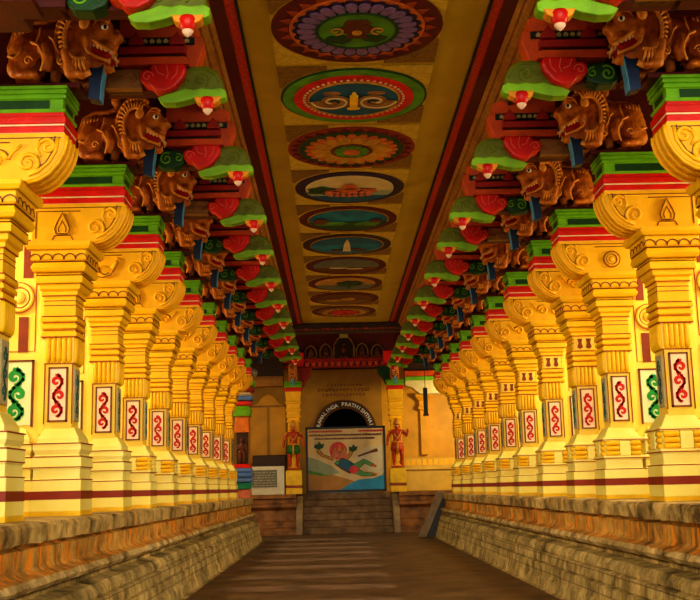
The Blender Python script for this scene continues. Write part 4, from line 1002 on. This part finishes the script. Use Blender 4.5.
# transverse beams of the crossing
struct('trim_45', G().box(-6.6,-2.5,43.0,43.6,5.95,6.35).box(-6.6,-2.5,42.9,43.7,6.15,6.25), 'mould_gold')
struct('trim_46', G().box(-6.6,-2.5,43.1,43.6,6.35,9), 'roof_dark'); struct('trim_47', G().box(2.5,6.6,43.1,43.6,6.45,9), 'roof_dark')
cb = empty('cross_beam', (3.6, 43.3, 5.6), 'cream and green bracket beam reaching right from the far right end column', 'beam')
q = lambda: G(3.6, 43.3, 5.6)
q().prism([(2.5,6.05),(2.5,5.85),(2.8,5.75),(3.1,5.5),(4.4,5.5),(4.4,6.05)], 43.0, 43.6).build('cream_bracket', 'pic_cream', cb, bevel=.02); q().box(2.5,4.6,42.95,43.65,6.05,6.2).build('green_slab', 'abacus_green', cb, bevel=.01); q().box(2.5,4.6,43.0,43.6,6.2,6.445).build('red_slab', 'beam_orange', cb, bevel=.01)
# dark hanging fixture
hf = empty('hanging_fixture', (3.1, 40.5, 4.45), 'narrow dark vertical fixture hanging before the yellow wall at the far right', 'fixture')
q = lambda: G(3.1, 40.5, 4.45)
q().box(3.02,3.18,40.42,40.58,4.45,5.5).build('housing', 'frame_black', hf, bevel=.02); q().box(3.00,3.20,40.40,40.60,4.42,4.50).build('end_cap', 'mould_dark', hf); q().tube([(3.1,40.5,5.5),(3.1,40.5,9.0)], .012, 6).build('rod', 'frame_black', hf)
# leaning slab by the right plinth
ls = empty('leaning_slab', (2.75, 38.4, 0), 'long grey-brown slab leaning on the end of the right plinth', 'slab')
q = lambda: G(2.75, 38.4, 0)
q().prism([(2.42,0),(2.72,0),(3.42,1.55),(3.18,1.6)], 37.75, 38.1).build('slab', 'plank', ls, bevel=.015)
q().prism([(2.74,0),(3.02,.0),(3.50,1.42),(3.43,1.52)], 37.78, 38.08).build('dark_wedge', 'frame_black', ls)  # black wedge along the right of the slab
# colourful statue pillar at the end of the left row
cpz = empty('multicoloured_pillar', (-3.6, 36.2, PZ), 'slim multicoloured tiered pillar with black niche statue ending the left row', 'pillar')
q = lambda: G(0,0,0)
for nm, m, prof in (('pedestal','pic_pink',[(0,.10),(.25,.10),(.3,.04)]),('teal_tier','teal_tier',[(.3,.04),(.32,.10),(.5,.14),(.52,.06)]),('blue_tier','blue_tier',[(.52,.06),(.55,.16),(.66,.16),(.68,.10),(.72,.17),(.83,.17),(.85,.10),(.9,.15),(1.0,.12)]),('red_tier','abacus_red',[(1.0,.10),(1.02,.12),(1.14,.08)]),('shaft','mould_dark',[(1.14,.0),(2.2,.0)]),('orange_shaft','orange_tier',[(2.2,.06),(2.75,.04)]),('green_tier','abacus_green',[(2.75,.1),(2.95,.14),(3.1,.06)]),('red_collar','abacus_red',[(3.1,.05),(3.14,.14),(3.25,.14),(3.27,.05)]),('blue_collar','blue_tier',[(3.27,.05),(3.30,.18),(3.42,.18),(3.45,.08)]),('white_collar','abacus_white',[(3.45,.08),(3.5,.16),(3.56,.10)]),('red_cap','beam_red',[(3.56,.1),(3.6,.2),(3.72,.22),(3.75,.1)]),('green_cap','abacus_green',[(3.75,.1),(3.8,.24),(3.95,.26),(4.0,.1)])):
    q().sweep(-.17,.20,-.2,.2,prof).build(nm, m, cpz, bevel=.012)
g = q(); g.lathe((.12,0,0), [(.1,4.0),(.3,4.08),(.4,4.25),(.36,4.38),(.2,4.41)], 18)
for i in range(12): a = 2*PI*i/12; g.ell((.12+.33*math.cos(a),.33*math.sin(a),4.25),(.1,.1,.14),8,6)
g.build('grey_lotus', 'grey_stone', cpz, smooth=True)
g = q(); g.ell((.02,-.24,1.95),(.07,.06,.085)); g.ell((.02,-.24,1.68),(.12,.07,.18)); g.tube([(-.04,-.24,1.55),(-.05,-.25,1.18)],[.07,.045],8); g.tube([(.08,-.24,1.55),(.09,-.25,1.18)],[.07,.045],8); g.tube([(-.1,-.24,1.8),(-.16,-.27,1.55)],[.04,.03],6); g.tube([(.14,-.24,1.8),(.19,-.27,1.55)],[.04,.03],6)
o = bpy.data.objects.new('niche_figure', solid(g, .02, 3)); o.data.materials.append(M['pic_brown']); col.objects.link(o); o.parent = cpz

# ------------------------------------------------------------------ light
def sun(name, strength, elev, azim, angle, color):
    l = bpy.data.lights.new(name, 'SUN'); l.energy = strength; l.angle = math.radians(angle); l.color = color
    o = bpy.data.objects.new(name, l); col.objects.link(o)
    d = Vector((math.sin(azim)*math.cos(elev), math.cos(azim)*math.cos(elev), -math.sin(elev)))
    o.rotation_euler = d.to_track_quat('-Z', 'Y').to_euler(); o.location = (0,-8,6); return o
sun('daylight', 1.9, math.radians(6), math.radians(14), 30, (1, .92, .7)); sun('daylight', 1.9, math.radians(6), math.radians(-14), 30, (1, .92, .7))
sun('side_sun', 3.5, math.radians(28), -PI/2, 1.5, (1, .8, .6))
def area(name, loc, target, w, size, color, sy=None):
    l = bpy.data.lights.new(name, 'AREA'); l.energy = w; l.size = size; l.color = color
    if sy: l.shape = 'RECTANGLE'; l.size_y = sy
    o = bpy.data.objects.new(name, l); col.objects.link(o); o.location = loc
    o.rotation_euler = (Vector(target)-Vector(loc)).to_track_quat('-Z', 'Y').to_euler(); return o
for s in (-1, 1):
    for n in range(-1, 11):
        y = yf(n)+1.75
        area('aisle_fill', (s*6.2, y, 5.2), (0, y-.6, 1.4), 95, .5, (1, .86, .48))  # unseen fill lights added between the pillars to warm pillars and floor
area('end_fill', (5.6, 41.5, 5.0), (3.6, 46, 4), 180, .5, (1, .80, .34))  # unseen fill light added to brighten the far right wall
area('end_fill', (-5.6, 41.0, 5.0), (-3.0, 46, 3.5), 40, .5, (1, .75, .35))  # weaker added fill for the far left
w = bpy.data.worlds.new('World'); scn.world = w; w.use_nodes = True
bg = w.node_tree.nodes['Background']; bg.inputs['Color'].default_value = (1, .85, .62, 1); bg.inputs['Strength'].default_value = .5

# ------------------------------------------------------------------ camera
th, pan, roll = .1773, -.0176, .0243
r0 = Vector((math.cos(pan), math.sin(pan), 0)); f0 = Vector((-math.sin(pan), math.cos(pan), 0)); z = Vector((0,0,1))
fw = f0*math.cos(th)+z*math.sin(th); u0 = -f0*math.sin(th)+z*math.cos(th)
right = r0*math.cos(roll)-u0*math.sin(roll); up = u0*math.cos(roll)+r0*math.sin(roll)
cam = bpy.data.cameras.new('Camera'); cam.sensor_width = 36; cam.lens = 1050/700*36; cam.clip_end = 200
co = bpy.data.objects.new('Camera', cam); col.objects.link(co)
mw = Matrix((right, up, -fw)).transposed().to_4x4(); mw.translation = (-.43, 0, 1.75); co.matrix_world = mw
scn.camera = co
scn.view_settings.view_transform = 'Standard'; scn.view_settings.look = 'Medium High Contrast'; scn.view_settings.exposure = -0.15
